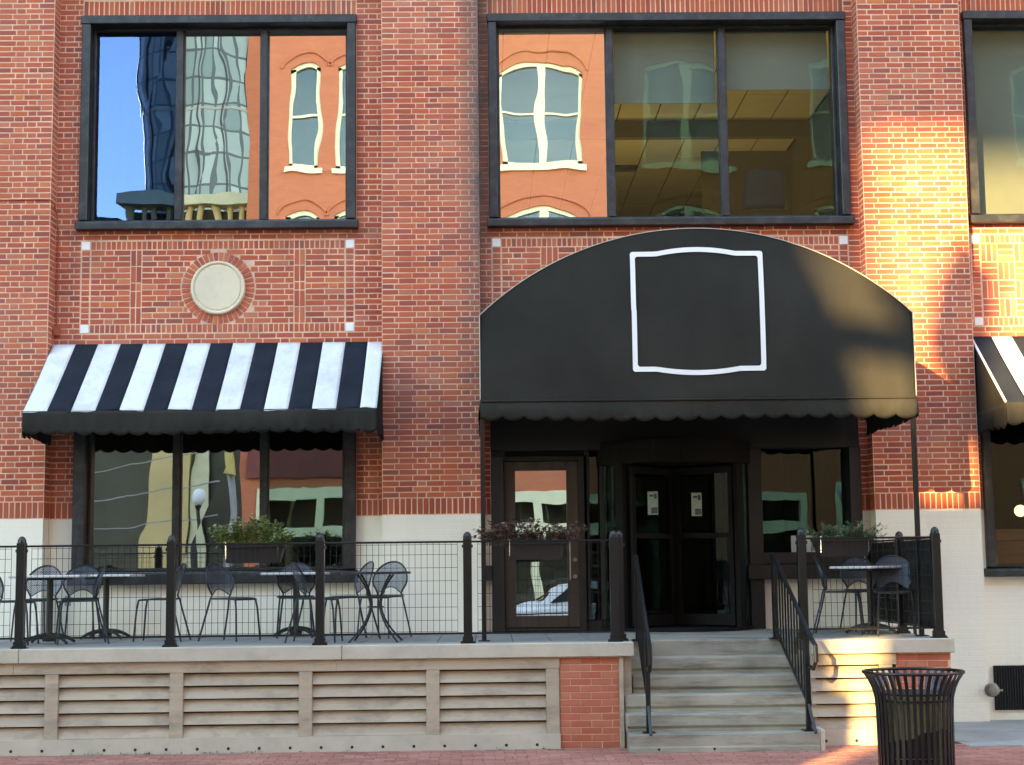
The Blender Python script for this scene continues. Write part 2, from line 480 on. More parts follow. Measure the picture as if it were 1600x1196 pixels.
y = PV_Y1; row = 0
while y > PV_Y0:
    x = -6.4 - (.1 if row % 2 else 0) - rnd(0, .02)
    while x < 7.4:
        if not (x > 4.55 and y > -3.30):
            paver_box(pv, x, x + .205, y - .105, y, 0)
        x += .205
    y -= .105; row += 1
tag(pv.build('paving_brick', M['paver']), kind='stuff')

# ================================================================== brickwork
bld = empty('brick_building', (0, 0, 0), 0, 'red brick corner block with cream painted base, large black windows and round stone medallion', 'building')
stuff = {'brick': MB(), 'soldier': MB(), 'pierbrick': MB()}
G = .0068         # half a joint
single = []      # bricks that become parts of their own
def piece(mb, quad, O, U, V, Nn, proud, jig=True):
    """one brick: quad in (u, v), standing proud of the joint along Nn, edges chamfered"""
    O = Vector(O); U = Vector(U); V = Vector(V); Nn = Vector(Nn)
    cu = sum(q[0] for q in quad) / 4; cv = sum(q[1] for q in quad) / 4
    j = rnd(-.0018, .0018) if jig else 0
    k = len(mb.v); ch = .0032
    for L, (dn, ins) in enumerate(((-.014, 0), (proud - ch + j, 0), (proud + j, ch))):
        for (u, v) in quad:
            du = cu - u; dv = cv - v; l = math.hypot(du, dv) or 1
            uu = u + du / l * ins * 1.4; vv = v + dv / l * ins * 1.4
            if abs(du) > 1e-6: uu = u + math.copysign(ins, du)
            if abs(dv) > 1e-6: vv = v + math.copysign(ins, dv)
            mb.v.append(tuple(O + U * uu + V * vv + Nn * dn))
    n = 4
    for L in (0, 1):
        for i in range(4):
            jj = (i + 1) % 4
            mb.f.append((k+L*4+i, k+L*4+jj, k+(L+1)*4+jj, k+(L+1)*4+i))
    mb.f.append((k+8, k+9, k+10, k+11))
X, Y_, Z = (1, 0, 0), (0, 1, 0), (0, 0, 1)
def wallbrick(x0, x1, z0, z1, Y, kind='brick', proud=.0035, keep=False):
    if x1 - x0 < .022 or z1 - z0 < .018: return
    q = [(x0+G, z0+G), (x1-G, z0+G), (x1-G, z1-G), (x0+G, z1-G)]
    w_ = .0015
    q = [(u + rnd(-w_, w_), v + rnd(-w_, w_)) for u, v in q]
    if keep: single.append((x0, x1, z0, z1, Y)); return
    piece(stuff[kind], q, (0, Y, 0), X, Z, (0, -1, 0), proud)
ROW0, RH = 2.606, .0677
def course(xa, xb, z0, z1, Y, row, holes=(), circle=None, kind='brick', keep=None, off=0):
    """one course of mixed stretchers and headers between xa and xb with rectangular holes"""
    spans = [(xa, xb)]
    zm = (z0 + z1) / 2
    for (a, b, c, d) in holes:
        if c < zm < d:
            ns = []
            for (p, q) in spans:
                if b <= p or a >= q: ns.append((p, q)); continue
                if a > p: ns.append((p, a))
                if b < q: ns.append((b, q))
            spans = ns
    if circle:
        cx, cz, r = circle
        if abs(zm - cz) < r:
            hw = math.sqrt(r * r - (zm - cz) ** 2)
            ns = []
            for (p, q) in spans:
                if cx + hw <= p or cx - hw >= q: ns.append((p, q)); continue
                if cx - hw > p: ns.append((p, cx - hw))
                if cx + hw < q: ns.append((cx + hw, q))
            spans = ns
    pat = [.213, .213, .108] if row % 2 == 0 else [.213, .108, .213]
    per = sum(pat)
    for (p, q) in spans:
        x = math.floor((p + 20) / per) * per - 20 - (.16 if row % 2 else .0) + off
        i = 0
        edges = []
        while x < q:
            x2 = x + pat[i % 3] + 0
            if x2 > p:
                edges.append([max(x, p), min(x2, q)])
            x = x2; i += 1
        if len(edges) > 1 and edges[0][1] - edges[0][0] < .05:
            edges[1][0] = edges[0][0]; edges.pop(0)
        if len(edges) > 1 and edges[-1][1] - edges[-1][0] < .05:
            edges[-2][1] = edges[-1][1]; edges.pop()
        for (a, b) in edges:
            k = keep and abs((b - a) - .213) < .002 and keep(a, b, z0)
            wallbrick(a, b, z0, z1, Y, kind, keep=k)
def soldiers(xa, xb, z0, z1, Y, kind='soldier', wid=.0677):
    n = max(1, round((xb - xa) / wid)); s = (xb - xa) / n
    for i in range(n): wallbrick(xa + i * s, xa + (i + 1) * s, z0, z1, Y, kind)
TOPZ = 9.05
rows = int((TOPZ - ROW0) / RH)
WIN_U = (5.905, 8.60)
piers = [(-7.2, -5.23), (-1.241, -.063), (4.612, 5.876)]
for pi_, (a, b) in enumerate(piers):
    for r_ in range(rows):
        z = ROW0 + r_ * RH
        kp = None
        if pi_ == 1: kp = lambda p, q, zz: True
        course(a, b, z, z + RH, 0, r_, keep=kp, off=a % .1)
    soldiers(a, b, 2.408, ROW0, 0)
bays = [(-5.23, -1.241, (-4.94, -1.57)), (-.063, 4.612, (.062, 4.50)), (5.876, 9.6, (5.985, 9.4))]
RY = .25
panels = [(-4.912, -1.590), (.088, 4.462), (5.972, 9.30)]
MC = (-3.245, 5.19)
for bi, (a, b, wn) in enumerate(bays):
    holes = [(wn[0], wn[1], WIN_U[0], WIN_U[1]), (panels[bi][0], panels[bi][1], 4.637, 5.788),
             (wn[0], wn[1], WIN_U[1], 8.815)]
    lowx = {0: (-4.94, -1.57), 1: (.05, 4.50), 2: (5.985, 9.4)}[bi]
    holes.append((lowx[0], lowx[1], 0, 4.15))
    for r_ in range(rows):
        z = ROW0 + r_ * RH
        course(a, b, z, z + RH, RY, r_, holes=holes, off=.05 * bi)
    soldiers(wn[0], wn[1], 8.612, 8.812, RY, 'brick', .062)
    soldiers(a, lowx[0], 2.408, ROW0, RY); soldiers(lowx[1], b, 2.408, ROW0, RY)
    # spandrel panel
    p0, p1 = panels[bi]
    zb0, zb1, zt0, zt1 = 4.642, 4.752, 5.668, 5.778
    for zz0, zz1 in ((zb0, zb1), (zt0, zt1)):
        soldiers(p0 + .115, p1 - .115, zz0, zz1, RY, 'brick', .0615)
    n = 13; hh = (zt0 - zb1) / n
    for i in range(n):
        z = zb1 + i * hh
        for x in (p0 + .005, p1 - .110):
            wallbrick(x, x + .105, z, z + hh, RY)
        L, Rr = p0 + .118, p1 - .118
        if bi == 0:
            sx = [(-4.31, -4.175), (-2.325, -2.19)]
            course(L, sx[0][0], z, z + hh, RY, i)
            course(sx[0][1], sx[1][0], z, z + hh, RY, i, circle=(MC[0], MC[1], .452), off=.1)
            course(sx[1][1], Rr, z, z + hh, RY, i, off=.05)
        elif bi == 1:
            course(L, L + .48, z, z + hh, RY, i); course(Rr - .48, Rr, z, z + hh, RY, i)
    if bi == 0:
        for (a0, a1) in ((-4.31, -4.175), (-2.325, -2.19)):
            mid = (a0 + a1) / 2; zz = zb1; H = (zt0 - zb1)
            for q in (.205, .205, .104, .205, .205):
                q = q * H / .924
                wallbrick(a0, mid, zz, zz + q, RY); wallbrick(mid, a1, zz, zz + q, RY)
                zz += q
    else:   # basket weave field
        L = p0 + .118 + (.48 if bi == 1 else 0); Rr = p1 - .118 - (.48 if bi == 1 else 0)
        nx = round((Rr - L) / .213); cw = (Rr - L) / nx; nz = 4; chh = (zt0 - zb1) / nz
        for i in range(nx):
            for k in range(nz):
                x = L + i * cw; z = zb1 + k * chh
                for t in range(3):
                    if (i + k) % 2: wallbrick(x + t * cw / 3, x + (t + 1) * cw / 3, z, z + chh, RY)
                    else: wallbrick(x, x + cw, z + t * chh / 3, z + (t + 1) * chh / 3, RY)
# returns of the piers (the short sides)
def ret(xp, nx):
    for r_ in range(rows):
        z = ROW0 + r_ * RH
        for (a, b) in (((.0, .105), (.105, .25)) if r_ % 2 else ((.0, .25),)):
            O = (xp, 0, 0)
            q = [(a+G, z+G), (b-.002, z+G), (b-.002, z+RH-G), (a+G, z+RH-G)]
            piece(stuff['brick'], q, O, Y_, Z, (nx, 0, 0), .0035)
    for i in range(4):
        q = [(i*.0625+G, 2.408+G), ((i+1)*.0625-.003, 2.408+G), ((i+1)*.0625-.003, ROW0-G), (i*.0625+G, ROW0-G)]
        piece(stuff['soldier'], q, (xp, 0, 0), Y_, Z, (nx, 0, 0), .0035)
for xp, nx in ((-5.23, 1), (-1.241, -1), (-.063, 1), (4.612, -1), (5.876, 1)): ret(xp, nx)
for k in stuff:
    if stuff[k].f and k != 'pierbrick':
        o = stuff[k].build({'brick': 'brick', 'soldier': 'soldier_brick'}[k], M[k], bld)
        o['kind'] = 'stuff'
# 300 single bricks of the middle pier
variants = []
for v_ in range(8):
    mb = MB()
    q = [(-.1015 + rnd(-.002, .002), -.0288 + rnd(-.0015, .0015)), (.1015 + rnd(-.002, .002), -.0288 + rnd(-.0015, .0015)),
         (.1015 + rnd(-.002, .002), .0288 + rnd(-.0015, .0015)), (-.1015 + rnd(-.002, .002), .0288 + rnd(-.0015, .0015))]
    piece(mb, q, (0, 0, 0), X, Z, (0, -1, 0), .0035, False)
    variants.append(mb.mesh('brick', M['brick']))
single.sort(key=lambda s: s[2])
rest = MB()
for i, (x0, x1, z0, z1, Y) in enumerate(single):
    if i < 299:
        o = bpy.data.objects.new('brick', random.choice(variants)); col.objects.link(o)
        o.parent = bld; o.location = ((x0 + x1) / 2, Y + rnd(-.0015, .0015), (z0 + z1) / 2)
    else:
        piece(rest, [(x0+G, z0+G), (x1-G, z0+G), (x1-G, z1-G), (x0+G, z1-G)], (0, Y, 0), X, Z, (0, -1, 0), .0035)
if rest.f: rest.build('brick', M['brick'], bld)['kind'] = 'stuff'
# medallion
for i in range(40):
    a0 = 2 * PI * i / 40 + .019; a1 = 2 * PI * (i + 1) / 40 - .019
    mb = MB(); r0, r1 = .338, .440
    q = [(r0*math.cos(a0), r0*math.sin(a0)), (r1*math.cos(a0), r1*math.sin(a0)), (r1*math.cos(a1), r1*math.sin(a1)), (r0*math.cos(a1), r0*math.sin(a1))]
    piece(mb, q, (MC[0], RY, MC[1]), X, Z, (0, -1, 0), .008)
    mb.build('ring_brick', M['brick'], bld)
md = MB().lathe([(.328, 0), (.328, .045), (.318, .055), (.300, .055), (.290, .040), (.284, .036), (.278, .040), (.270, .046), (.001, .046)], 64)
o = md.build('stone_medallion', M['stone'], bld, smooth=False)
o.location = (MC[0], RY + .005, MC[1]); o.rotation_euler = (R(90), 0, 0)
for bi, (p0, p1) in enumerate(panels):
    for x in (p0 + .055, p1 - .055):
        for z in (4.697, 5.723):
            if bi == 1 and z < 5: continue
            MB().box(x - .05, x + .05, RY - .010, RY + .03, z - .05, z + .05).build('corner_stone', M['emblem'], bld, bevel=.004)

# backing walls (they carry the joints)
bw = MB()
for (a, b) in piers: bw.box(a, b, 0.0, .55, 2.40, TOPZ)
def bayback(a, b, holes):
    xs = sorted({a, b} | {h[0] for h in holes} | {h[1] for h in holes}); zs = sorted({2.40, TOPZ} | {h[2] for h in holes} | {h[3] for h in holes})
    xs = [x for x in xs if a <= x <= b]; zs = [z for z in zs if 2.40 <= z <= TOPZ]
    for i in range(len(xs) - 1):
        zrun = None
        for k in range(len(zs) - 1):
            xm, zm = (xs[i] + xs[i+1]) / 2, (zs[k] + zs[k+1]) / 2
            if any(h[0] < xm < h[1] and h[2] < zm < h[3] for h in holes): continue
            bw.box(xs[i], xs[i+1], RY, .55, zs[k], zs[k+1])
bayback(-5.23, -1.241, [(-4.94, -1.57, 5.905, 8.6), (-4.94, -1.57, 0, 4.15)])
bayback(-.063, 4.612, [(.062, 4.5, 5.905, 8.6), (.05, 4.5, 0, 4.15)])
bayback(5.876, 9.6, [(5.985, 9.4, 5.905, 8.6), (5.985, 9.4, 0, 4.15)])
bw.build('wall', M['mortar'], bld)
# painted base
def PB(*a): MB().box(*a).build('painted_base', M['white'], bld)
for (a, b) in piers: PB(a + (.004 if a > -6 else 0), b - .004, -.004, .55, -.3, 2.403)
PB(-5.23, -4.94, RY - .003, .55, -.3, 2.403); PB(-1.57, -1.241, RY - .003, .55, -.3, 2.403)
PB(-4.94, -1.57, RY - .003, .55, -.3, 1.62)
PB(-.063, .05, RY - .003, .55, -.3, 2.403); PB(4.5, 4.612, RY - .003, .55, -.3, 2.403)
PB(3.22, 4.5, RY + .02, .55, -.3, 1.60)
PB(5.876, 5.985, RY - .003, .55, -.3, 2.403); PB(9.4, 9.6, RY - .003, .55, -.3, 2.403)
PB(5.985, 9.4, RY - .003, .55, -.3, 1.60)

# the rest of the block, outside the frame
ob = MB()
ob.box(-16, -7.2, 0, .55, -.3, 11.5); ob.box(9.6, 20, 0, .55, -.3, 11.5); ob.box(-7.2, 9.6, 0, .55, TOPZ, 11.5)
ob.build('outer_wall', M['farbrick'], bld)
MB().box(-16, 20, .55, 14, 9.35, 11.3).build('roof', M['concrete'], bld)
MB().box(-16, 20, -.12, .7, 11.5, 11.75).build('cornice', M['coping'], bld)

# ================================================================== windows
def window(x0, x1, z0, z1, mulls, mats, name='window', front=.17, glassy=.42, sillh=.12, fw_=.105, side=.0, sill=True, blind=None):
    """outer surround proud of the wall, recessed inner frame, mullions, one pane per light"""
    mb = MB()
    f = fw_
    mb.box(x0, x0 + f, front, .5, z0 + sillh, z1 - f)
    mb.box(x1 - f, x1, front, .5, z0 + sillh, z1 - f)
    mb.box(x0 - .012, x1 + .012, front - .012, .5, z1 - f, z1)
    if not sill: mb.box(x0, x1, front, .5, z0, z0 + sillh)
    wd = mb.build(name, M['frame'], bld, bevel=.008)
    if sill:
        s_ = MB(); s_.prism([(front - .05, z0), (.5, z0), (.5, z0 + sillh), (front - .035, z0 + sillh - .02), (front - .05, z0 + sillh - .035)], x0 - .03, x1 + .03, 'x')
        s_.build('sill', M['frame'], wd, bevel=.006)
    # stepped inner bead
    i0, i1, j0, j1 = x0 + f, x1 - f, z0 + sillh, z1 - f
    t = .035
    b2 = MB()
    b2.box(i0, i0 + t, glassy - .07, .49, j0 + t, j1 - t); b2.box(i1 - t, i1, glassy - .07, .49, j0 + t, j1 - t)
    b2.box(i0, i1, glassy - .07, .49, j1 - t, j1); b2.box(i0, i1, glassy - .07, .49, j0, j0 + t)
    b2.build('inner_frame', M['frame'], wd, bevel=.004)
    b3 = MB()
    t2 = .02
    i0 += t; i1 -= t; j0 += t; j1 -= t
    for mx_ in mulls:
        q = MB().box(mx_ - .042, mx_ + .042, glassy - .085, glassy + .05, j0, j1)
        q.box(mx_ - .055, mx_ + .055, glassy - .045, glassy + .045, j0, j1)
        q.build('mullion', M['frame'], wd, bevel=.004)
    edges = [i0] + [m_ for m_ in mulls] + [i1]
    for k in range(len(edges) - 1):
        a = edges[k] + (.05 if k else 0); b = edges[k+1] - (.05 if k < len(edges) - 2 else 0)
        p = MB(); p.poly([(a, glassy + rnd(-.001, .001), j0), (b, glassy + rnd(-.001, .001), j0), (b, glassy + rnd(-.001, .001), j1), (a, glassy + rnd(-.001, .001), j1)])
        p.build('pane', mats[k], wd)
        if blind and blind[k]:
            zz = blind[k]
            d = MB().box(a + .02, b - .02, glassy + .09, glassy + .095, zz, j1 + .02)
            d.box(a + .02, b - .02, glassy + .085, glassy + .10, zz - .012, zz + .012)
            d.build('roller_blind', M['blind'], wd)
    return wd
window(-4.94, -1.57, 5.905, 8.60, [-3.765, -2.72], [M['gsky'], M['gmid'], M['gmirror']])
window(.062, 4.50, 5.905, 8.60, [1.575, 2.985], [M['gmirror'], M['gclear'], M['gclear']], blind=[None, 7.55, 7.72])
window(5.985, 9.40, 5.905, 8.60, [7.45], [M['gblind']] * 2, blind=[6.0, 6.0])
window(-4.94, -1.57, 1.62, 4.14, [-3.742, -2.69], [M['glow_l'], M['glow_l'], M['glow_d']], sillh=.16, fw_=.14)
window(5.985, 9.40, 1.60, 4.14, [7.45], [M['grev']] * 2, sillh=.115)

# ---- rooms behind the glass
def room(name, x0, x1, y0, y1, z0, z1, mat, skip_front=True):
    mb = MB()
    mb.poly([(x0, y1, z0), (x1, y1, z0), (x1, y1, z1), (x0, y1, z1)])
    mb.poly([(x0, y0, z0), (x0, y1, z0), (x0, y1, z1), (x0, y0, z1)])
    mb.poly([(x1, y1, z0), (x1, y0, z0), (x1, y0, z1), (x1, y1, z1)])
    mb.poly([(x0, y0, z0), (x1, y0, z0), (x1, y1, z0), (x0, y1, z0)])
    return mb.build(name, mat, bld)
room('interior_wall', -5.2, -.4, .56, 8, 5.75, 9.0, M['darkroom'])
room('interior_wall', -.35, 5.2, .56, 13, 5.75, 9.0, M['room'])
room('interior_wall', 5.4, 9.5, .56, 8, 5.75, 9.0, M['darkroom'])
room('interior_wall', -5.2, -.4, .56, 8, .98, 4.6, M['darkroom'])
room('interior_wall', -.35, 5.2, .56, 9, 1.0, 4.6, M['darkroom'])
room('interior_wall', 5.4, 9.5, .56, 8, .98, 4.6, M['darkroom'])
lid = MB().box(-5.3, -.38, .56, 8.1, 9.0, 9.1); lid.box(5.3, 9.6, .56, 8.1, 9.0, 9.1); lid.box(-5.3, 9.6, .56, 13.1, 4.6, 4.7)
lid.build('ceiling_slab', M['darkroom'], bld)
cl = MB().box(-.38, 5.25, .56, 13.1, 8.80, 8.9).build('ceiling', M['black'], bld)
tm = {}
for i in range(9):
    for k in range(10):
        x = -.34 + i * .61; yy = .60 + k * 1.22
        
        a = MB().box(x + .012, min(x + .598, 5.2), yy + .012, yy + 1.208, 8.775, 8.797)
        o = a.build('ceiling_tile', M['ceil'], cl)
for (x, yy) in ((.3, 1.6), (2.4, 2.2), (4.4, 1.6), (1.2, 6.2), (3.2, 6.6)):      # unseen standing uplights, added to wash the ceiling with light
    u_ = MB().lathe([(.12, 0), (.02, .04), (.02, .30), (.16, .38)], 16).build('uplight', M['iron'], cl); u_.location = (x, yy, 5.76)
    MB().lathe([(.15, .381), (.15, .39)], 16).build('lamp_disc', M['uplight_glow'], u_)
for (x, yy) in ((1.9, 4.2), (2.2, 8.4)):
    g_ = MB()
    for t in range(5): g_.box(x, x + .5, yy + t * .09, yy + t * .09 + .05, 8.755, 8.775)
    g_.build('air_vent', M['black'], cl)
MB().box(-.3, 5.2, 5.6, 5.75, 8.5, 8.77).build('ceiling_beam', M['room'], bld)
MB().box(3.7, 5.2, 7.5, 7.6, 5.76, 8.77).build('partition', M['room'], bld)

# ================================================================== entrance bay
ent = MB()
ent.box(.05, .20, .16, .5, 1.02, 3.10)            # left jamb
ent.box(.05, 4.50, .22, .5, 3.17, 4.15)           # dark fascia over the doors
ent.box(4.36, 4.50, .16, .5, 1.78, 3.17)
ent.box(3.22, 4.36, .20, .5, 1.78, 1.92)
ent.box(1.195, 1.60, .30, .5, 1.02, 1.14)
ent.box(1.195, 1.235, .26, .5, 1.14, 3.17); ent.box(1.36, 1.42, .26, .5, 1.14, 3.17)
ent.box(3.13, 3.30, .16, .5, 1.02, 3.17)
ent.box(3.10, 4.52, .10, .5, 1.603, 1.775)
ent.box(.05, 1.195, .24, .5, 3.10, 3.17)
ef = ent.build('entrance_frame', M['frame2'], bld, bevel=.006)
MB().box(-.045, .05, .12, .3, 1.63, 1.80).build('sill_block', M['frame'], ef)
for (a, b, c, d) in ((1.24, 1.355, 1.145, 3.165), (1.425, 1.60, 1.145, 3.165), (3.305, 4.355, 1.925, 3.165)):
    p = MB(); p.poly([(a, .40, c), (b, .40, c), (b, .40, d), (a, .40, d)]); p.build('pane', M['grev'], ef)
# brown door
dr = MB()
dr.box(.20, .34, .25, .31, 1.06, 3.04); dr.box(.955, 1.10, .25, .31, 1.06, 3.04)
dr.box(.34, .955, .25, .31, 2.93, 3.04); dr.box(.34, .955, .25, .31, 1.06, 1.20)
door = dr.build('door', M['doorbrown'], bld, bevel=.006)
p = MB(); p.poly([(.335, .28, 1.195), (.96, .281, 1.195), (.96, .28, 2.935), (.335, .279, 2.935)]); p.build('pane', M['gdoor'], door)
MB().tube([(.985, .25, 1.60), (.985, .19, 1.62), (.985, .19, 2.08), (.985, .25, 2.10)], .011, 8).build('door_handle', M['chrome'], door)
for z in (1.86, 1.66):
    c_ = MB().lathe([(.026, 0), (.026, .012), (.012, .016)], 16); o = c_.build('lock', M['brass'], door); o.location = (1.045, .25, z); o.rotation_euler = (R(90), 0, 0)
tr_ = MB(); tr_.box(1.10, 1.17, .23, .33, 1.02, 3.10); tr_.box(.20, 1.10, .23, .33, 3.045, 3.10); tr_.box(.20, 1.10, .23, .33, 1.02, 1.055)
tr_.build('door_surround', M['frame2'], ef, bevel=.004)
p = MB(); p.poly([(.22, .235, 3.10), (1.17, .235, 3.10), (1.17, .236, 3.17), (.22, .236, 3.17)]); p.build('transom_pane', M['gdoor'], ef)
# revolving door in its dark drum
cxr, cyr, rr = 2.28, .55, .92
rf = MB()
for a in (-1.0, -.37, .37, 1.0):
    pass
def arc_pts(a0, a1, n, r=rr): return [(cxr + r * math.sin(a0 + (a1 - a0) * i / n), cyr - r * math.cos(a0 + (a1 - a0) * i / n)) for i in range(n + 1)]
def arc_slab(mb, a0, a1, z0, z1, r0, r1, n=12):
    A = arc_pts(a0, a1, n, r0); B = arc_pts(a0, a1, n, r1)
    for i in range(n):
        k = len(mb.v)
        for (p_, z) in ((A[i], z0), (A[i+1], z0), (B[i+1], z0), (B[i], z0), (A[i], z1), (A[i+1], z1), (B[i+1], z1), (B[i], z1)):
            mb.v.append((p_[0], p_[1], z))
        mb.f += [(k, k+1, k+2, k+3), (k+4, k+7, k+6, k+5), (k, k+4, k+5, k+1), (k+2, k+6, k+7, k+3), (k+1, k+5, k+6, k+2), (k, k+3, k+7, k+4)]
arc_slab(rf, -1.35, 1.35, 2.98, 3.25, .10, .97, 16)      # canopy drum
arc_slab(rf, -1.35, 1.35, 1.018, 1.05, .10, .96, 16)
arc_slab(rf, -.93, -.80, 1.05, 2.98, .89, .95, 3); arc_slab(rf, .80, .93, 1.05, 2.98, .89, .95, 3)
arc_slab(rf, -1.40, -1.30, 1.05, 2.98, .89, .95, 3); arc_slab(rf, 1.30, 1.40, 1.05, 2.98, .89, .95, 3)
rf.box(1.60, 1.72, -.02, .5, 1.02, 3.17); rf.box(2.86, 3.13, .18, .5, 1.02, 3.17)
rev = rf.build('revolving_door', M['dark'], bld)
for (a0, a1) in ((-1.30, -.93), (.93, 1.30)):
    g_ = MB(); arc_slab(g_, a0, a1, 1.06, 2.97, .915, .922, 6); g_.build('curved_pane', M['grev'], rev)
for li, ang in enumerate((-42, 48, 138, 228)):
    a = R(ang); dx, dy = math.sin(a), -math.cos(a)
    L = .86
    mb = MB()
    def bar(s0, s1, z0, z1, t=.022):
        nx_, ny_ = -dy * t, dx * t
        pts = [(cxr + dx*s0 + nx_, cyr + dy*s0 + ny_), (cxr + dx*s1 + nx_, cyr + dy*s1 + ny_), (cxr + dx*s1 - nx_, cyr + dy*s1 - ny_), (cxr + dx*s0 - nx_, cyr + dy*s0 - ny_)]
        mb.prism(pts, z0, z1, 'z')
    bar(.03, .10, 1.07, 2.95); bar(L - .06, L, 1.07, 2.95); bar(.10, L - .06, 2.87, 2.95); bar(.10, L - .06, 1.07, 1.20); bar(.10, L - .06, 2.10, 2.16)
    leaf = mb.build('door_leaf', M['dark'], rev)
    p = MB(); p.poly([(cxr + dx*.10, cyr + dy*.10, 1.2), (cxr + dx*(L-.06), cyr + dy*(L-.06), 1.2), (cxr + dx*(L-.06), cyr + dy*(L-.06), 2.87), (cxr + dx*.10, cyr + dy*.10, 2.87)])
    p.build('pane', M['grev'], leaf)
# notices stuck on the revolving door glass
for (x, y, z, yawn, lab) in ((1.93, -.36, 2.50, -22, 'small pale notice taped to the left leaf of the revolving door glass'), (2.44, -.36, 2.48, 8, 'small pale notice taped to the right leaf of the revolving door glass')):
    n_ = MB().box(-.062, .062, -.001, .001, -.135, .135)
    o = n_.build('paper_notice', M['paper']); o.location = (x, y, z); o.rotation_euler = (0, 0, R(yawn))
    tag(o, lab, 'notice', 'notices on the revolving door')
    for (a, b, c, d) in ((-.04, .01, .075, .10), (.015, .05, .05, .11), (-.02, .055, -.12, -.05)):
        MB().box(a, b, -.003, -.0015, c, d).build('print', M['frame'], o)

# ================================================================== awnings
def scallop(mb, P0, P1, ztop, zlow, n, amp, out=.0, sub=8, seed=0, bulge=.03, normal=(0, -1, 0)):
    """hanging valance with rounded scallops from P0 to P1 (x, y), gently folded"""
    rr_ = random.Random(seed)
    ph = [rr_.uniform(0, 6) for _ in range(4)]
    nn = n * sub; rows_ = 6
    k = len(mb.v)
    for i in range(nn + 1):
        t = i / nn
        x = P0[0] + (P1[0] - P0[0]) * t; y = P0[1] + (P1[1] - P0[1]) * t
        s = abs(math.sin(PI * t * n)) * 1.15
        bot = zlow - amp * (s ** .7) + .010 * math.sin(9 * t + ph[0])
        for j in range(rows_ + 1):
            v = j / rows_
            z = ztop + (bot - ztop) * v
            o = out * v + bulge * math.sin(v * PI * .9) * (.6 + .4 * math.sin(7 * t + ph[1])) + .010 * v * math.sin(31 * t + ph[2]) + .012 * v * math.sin(PI * 2 * t * n + 1)
            mb.v.append((x + normal[0] * o, y + normal[1] * o, z))
    for i in range(nn):
        for j in range(rows_):
            a = k + i * (rows_ + 1) + j
            mb.f.append((a, a + 1, a + rows_ + 2, a + rows_ + 1))

def striped_awning(x0, x1, label, first_white=True, piping=False):
    t = empty('striped_awning', ((x0 + x1) / 2, 0, 0), 0, label, 'awning', 'striped awnings over the street windows')
    ox = (x0 + x1) / 2
    yt, zt, yb, zb = .20, 4.505, -1.0, 3.575
    nst = 15; 
    wdt = (x1 - x0) / 14.7
    xs = [x0 + i * wdt for i in range(nst)] + [x1]
    xs[-1] = x1
    white = first_white
    for i in range(nst):
        a, b = xs[i] - ox, xs[i+1] - ox
        def fn(u, v, a=a, b=b):
            sag = -.030 * math.sin(v * PI) * (1 + .3 * math.sin(a * 1.7)) + .012 * v * math.sin((a + (b - a) * u) * 9 + 4 * v) + .005 * v * v * math.sin((a + (b - a) * u) * 31) + .006 * math.sin((a + (b - a) * u) * 2.3 + v * 3) * v
            return (a + (b - a) * u, yt + (yb - yt) * v + sag * .6, zt + (zb - zt) * v + sag * .8)
        mb = MB().grid(fn, 6, 18)
        o = mb.build('white_stripe' if white else 'black_stripe', M['canvaswhite'] if white else M['canvasblue'], t, smooth=True, solid=.003)
        white = not white
    v = MB()
    scallop(v, (x0 - ox, yb), (x1 - ox, yb), zb + .004, 3.345, 20, .038, out=-.02, seed=3)
    v.build('valance', M['canvas'], t, smooth=True, solid=.003)
    for sx, nx in ((x0 - ox, -1), (x1 - ox, 1)):
        v = MB()
        scallop(v, (sx, yb), (sx, .22), zb - .01, 3.33, 6, .038, out=.0, seed=5, bulge=.012, normal=(nx, 0, 0))
        v.build('side_valance', M['canvas'], t, smooth=True, solid=.003)
        s = MB(); s.poly([(sx, yt, zt - .004), (sx, yb, zb - .004), (sx, yb, zb - .012), (sx, .24, zb - .012)])
        s.build('side_panel', M['canvas'], t, solid=.003)
        if piping:
            MB().tube([(sx, yt, zt + .004), (sx, yb, zb + .006)], .014, 6).build('piping', M['canvaswhite'], t)
    f = MB()
    f.tube([(x0 - ox + .01, yb + .02, zb - .02), (x1 - ox - .01, yb + .02, zb - .02)], .014, 6)
    for x in (x0 - ox + .02, 0, x1 - ox - .02):
        f.tube([(x, .24, zb - .03), (x, yb + .02, zb - .02), (x, .23, zt - .05)], .012, 6)
    f.build('awning_frame', M['fence'], t)
    return t
striped_awning(-5.215, -1.235, 'black and white striped awning beneath the round stone medallion', True)
striped_awning(5.905, 9.6, 'black and white striped awning cut off by the right edge, partly in sunlight', False, True)

# ---- arched entrance canopy
cx0, cx1, cyf, czs, cza = -.062, 4.535, -2.30, 4.425, 5.345
can = empty('entrance_canopy', ((cx0 + cx1) / 2, cyf, 1.02), 0, 'large black arched canopy over the entrance with a white outlined frame on its front', 'canopy')
def local(mb):
    mb.v = [(x - can.location.x, y - can.location.y, z - can.location.z) for (x, y, z) in mb.v]; return mb
hc = (cx1 - cx0) / 2; sag = cza - czs; RR = (hc * hc + sag * sag) / (2 * sag); cxm = (cx0 + cx1) / 2
def archz(x): return cza - RR + math.sqrt(max(0, RR * RR - (x - cxm) ** 2))
zv = 3.505
def front(u, v):
    x = cx0 + (cx1 - cx0) * u; zt_ = archz(x)
    z = zv + (zt_ - zv) * v
    e = math.sin(PI * v) * math.sin(PI * u)
    y = cyf + .010 * math.sin(2.2 * x + z) * e + .02 * e * math.sin(z * .8 + 1) + .05 * v * v
    return (x, y, z)
local(MB().grid(front, 140, 60)).build('front_panel', M['canvas'], can, smooth=True, solid=.003)
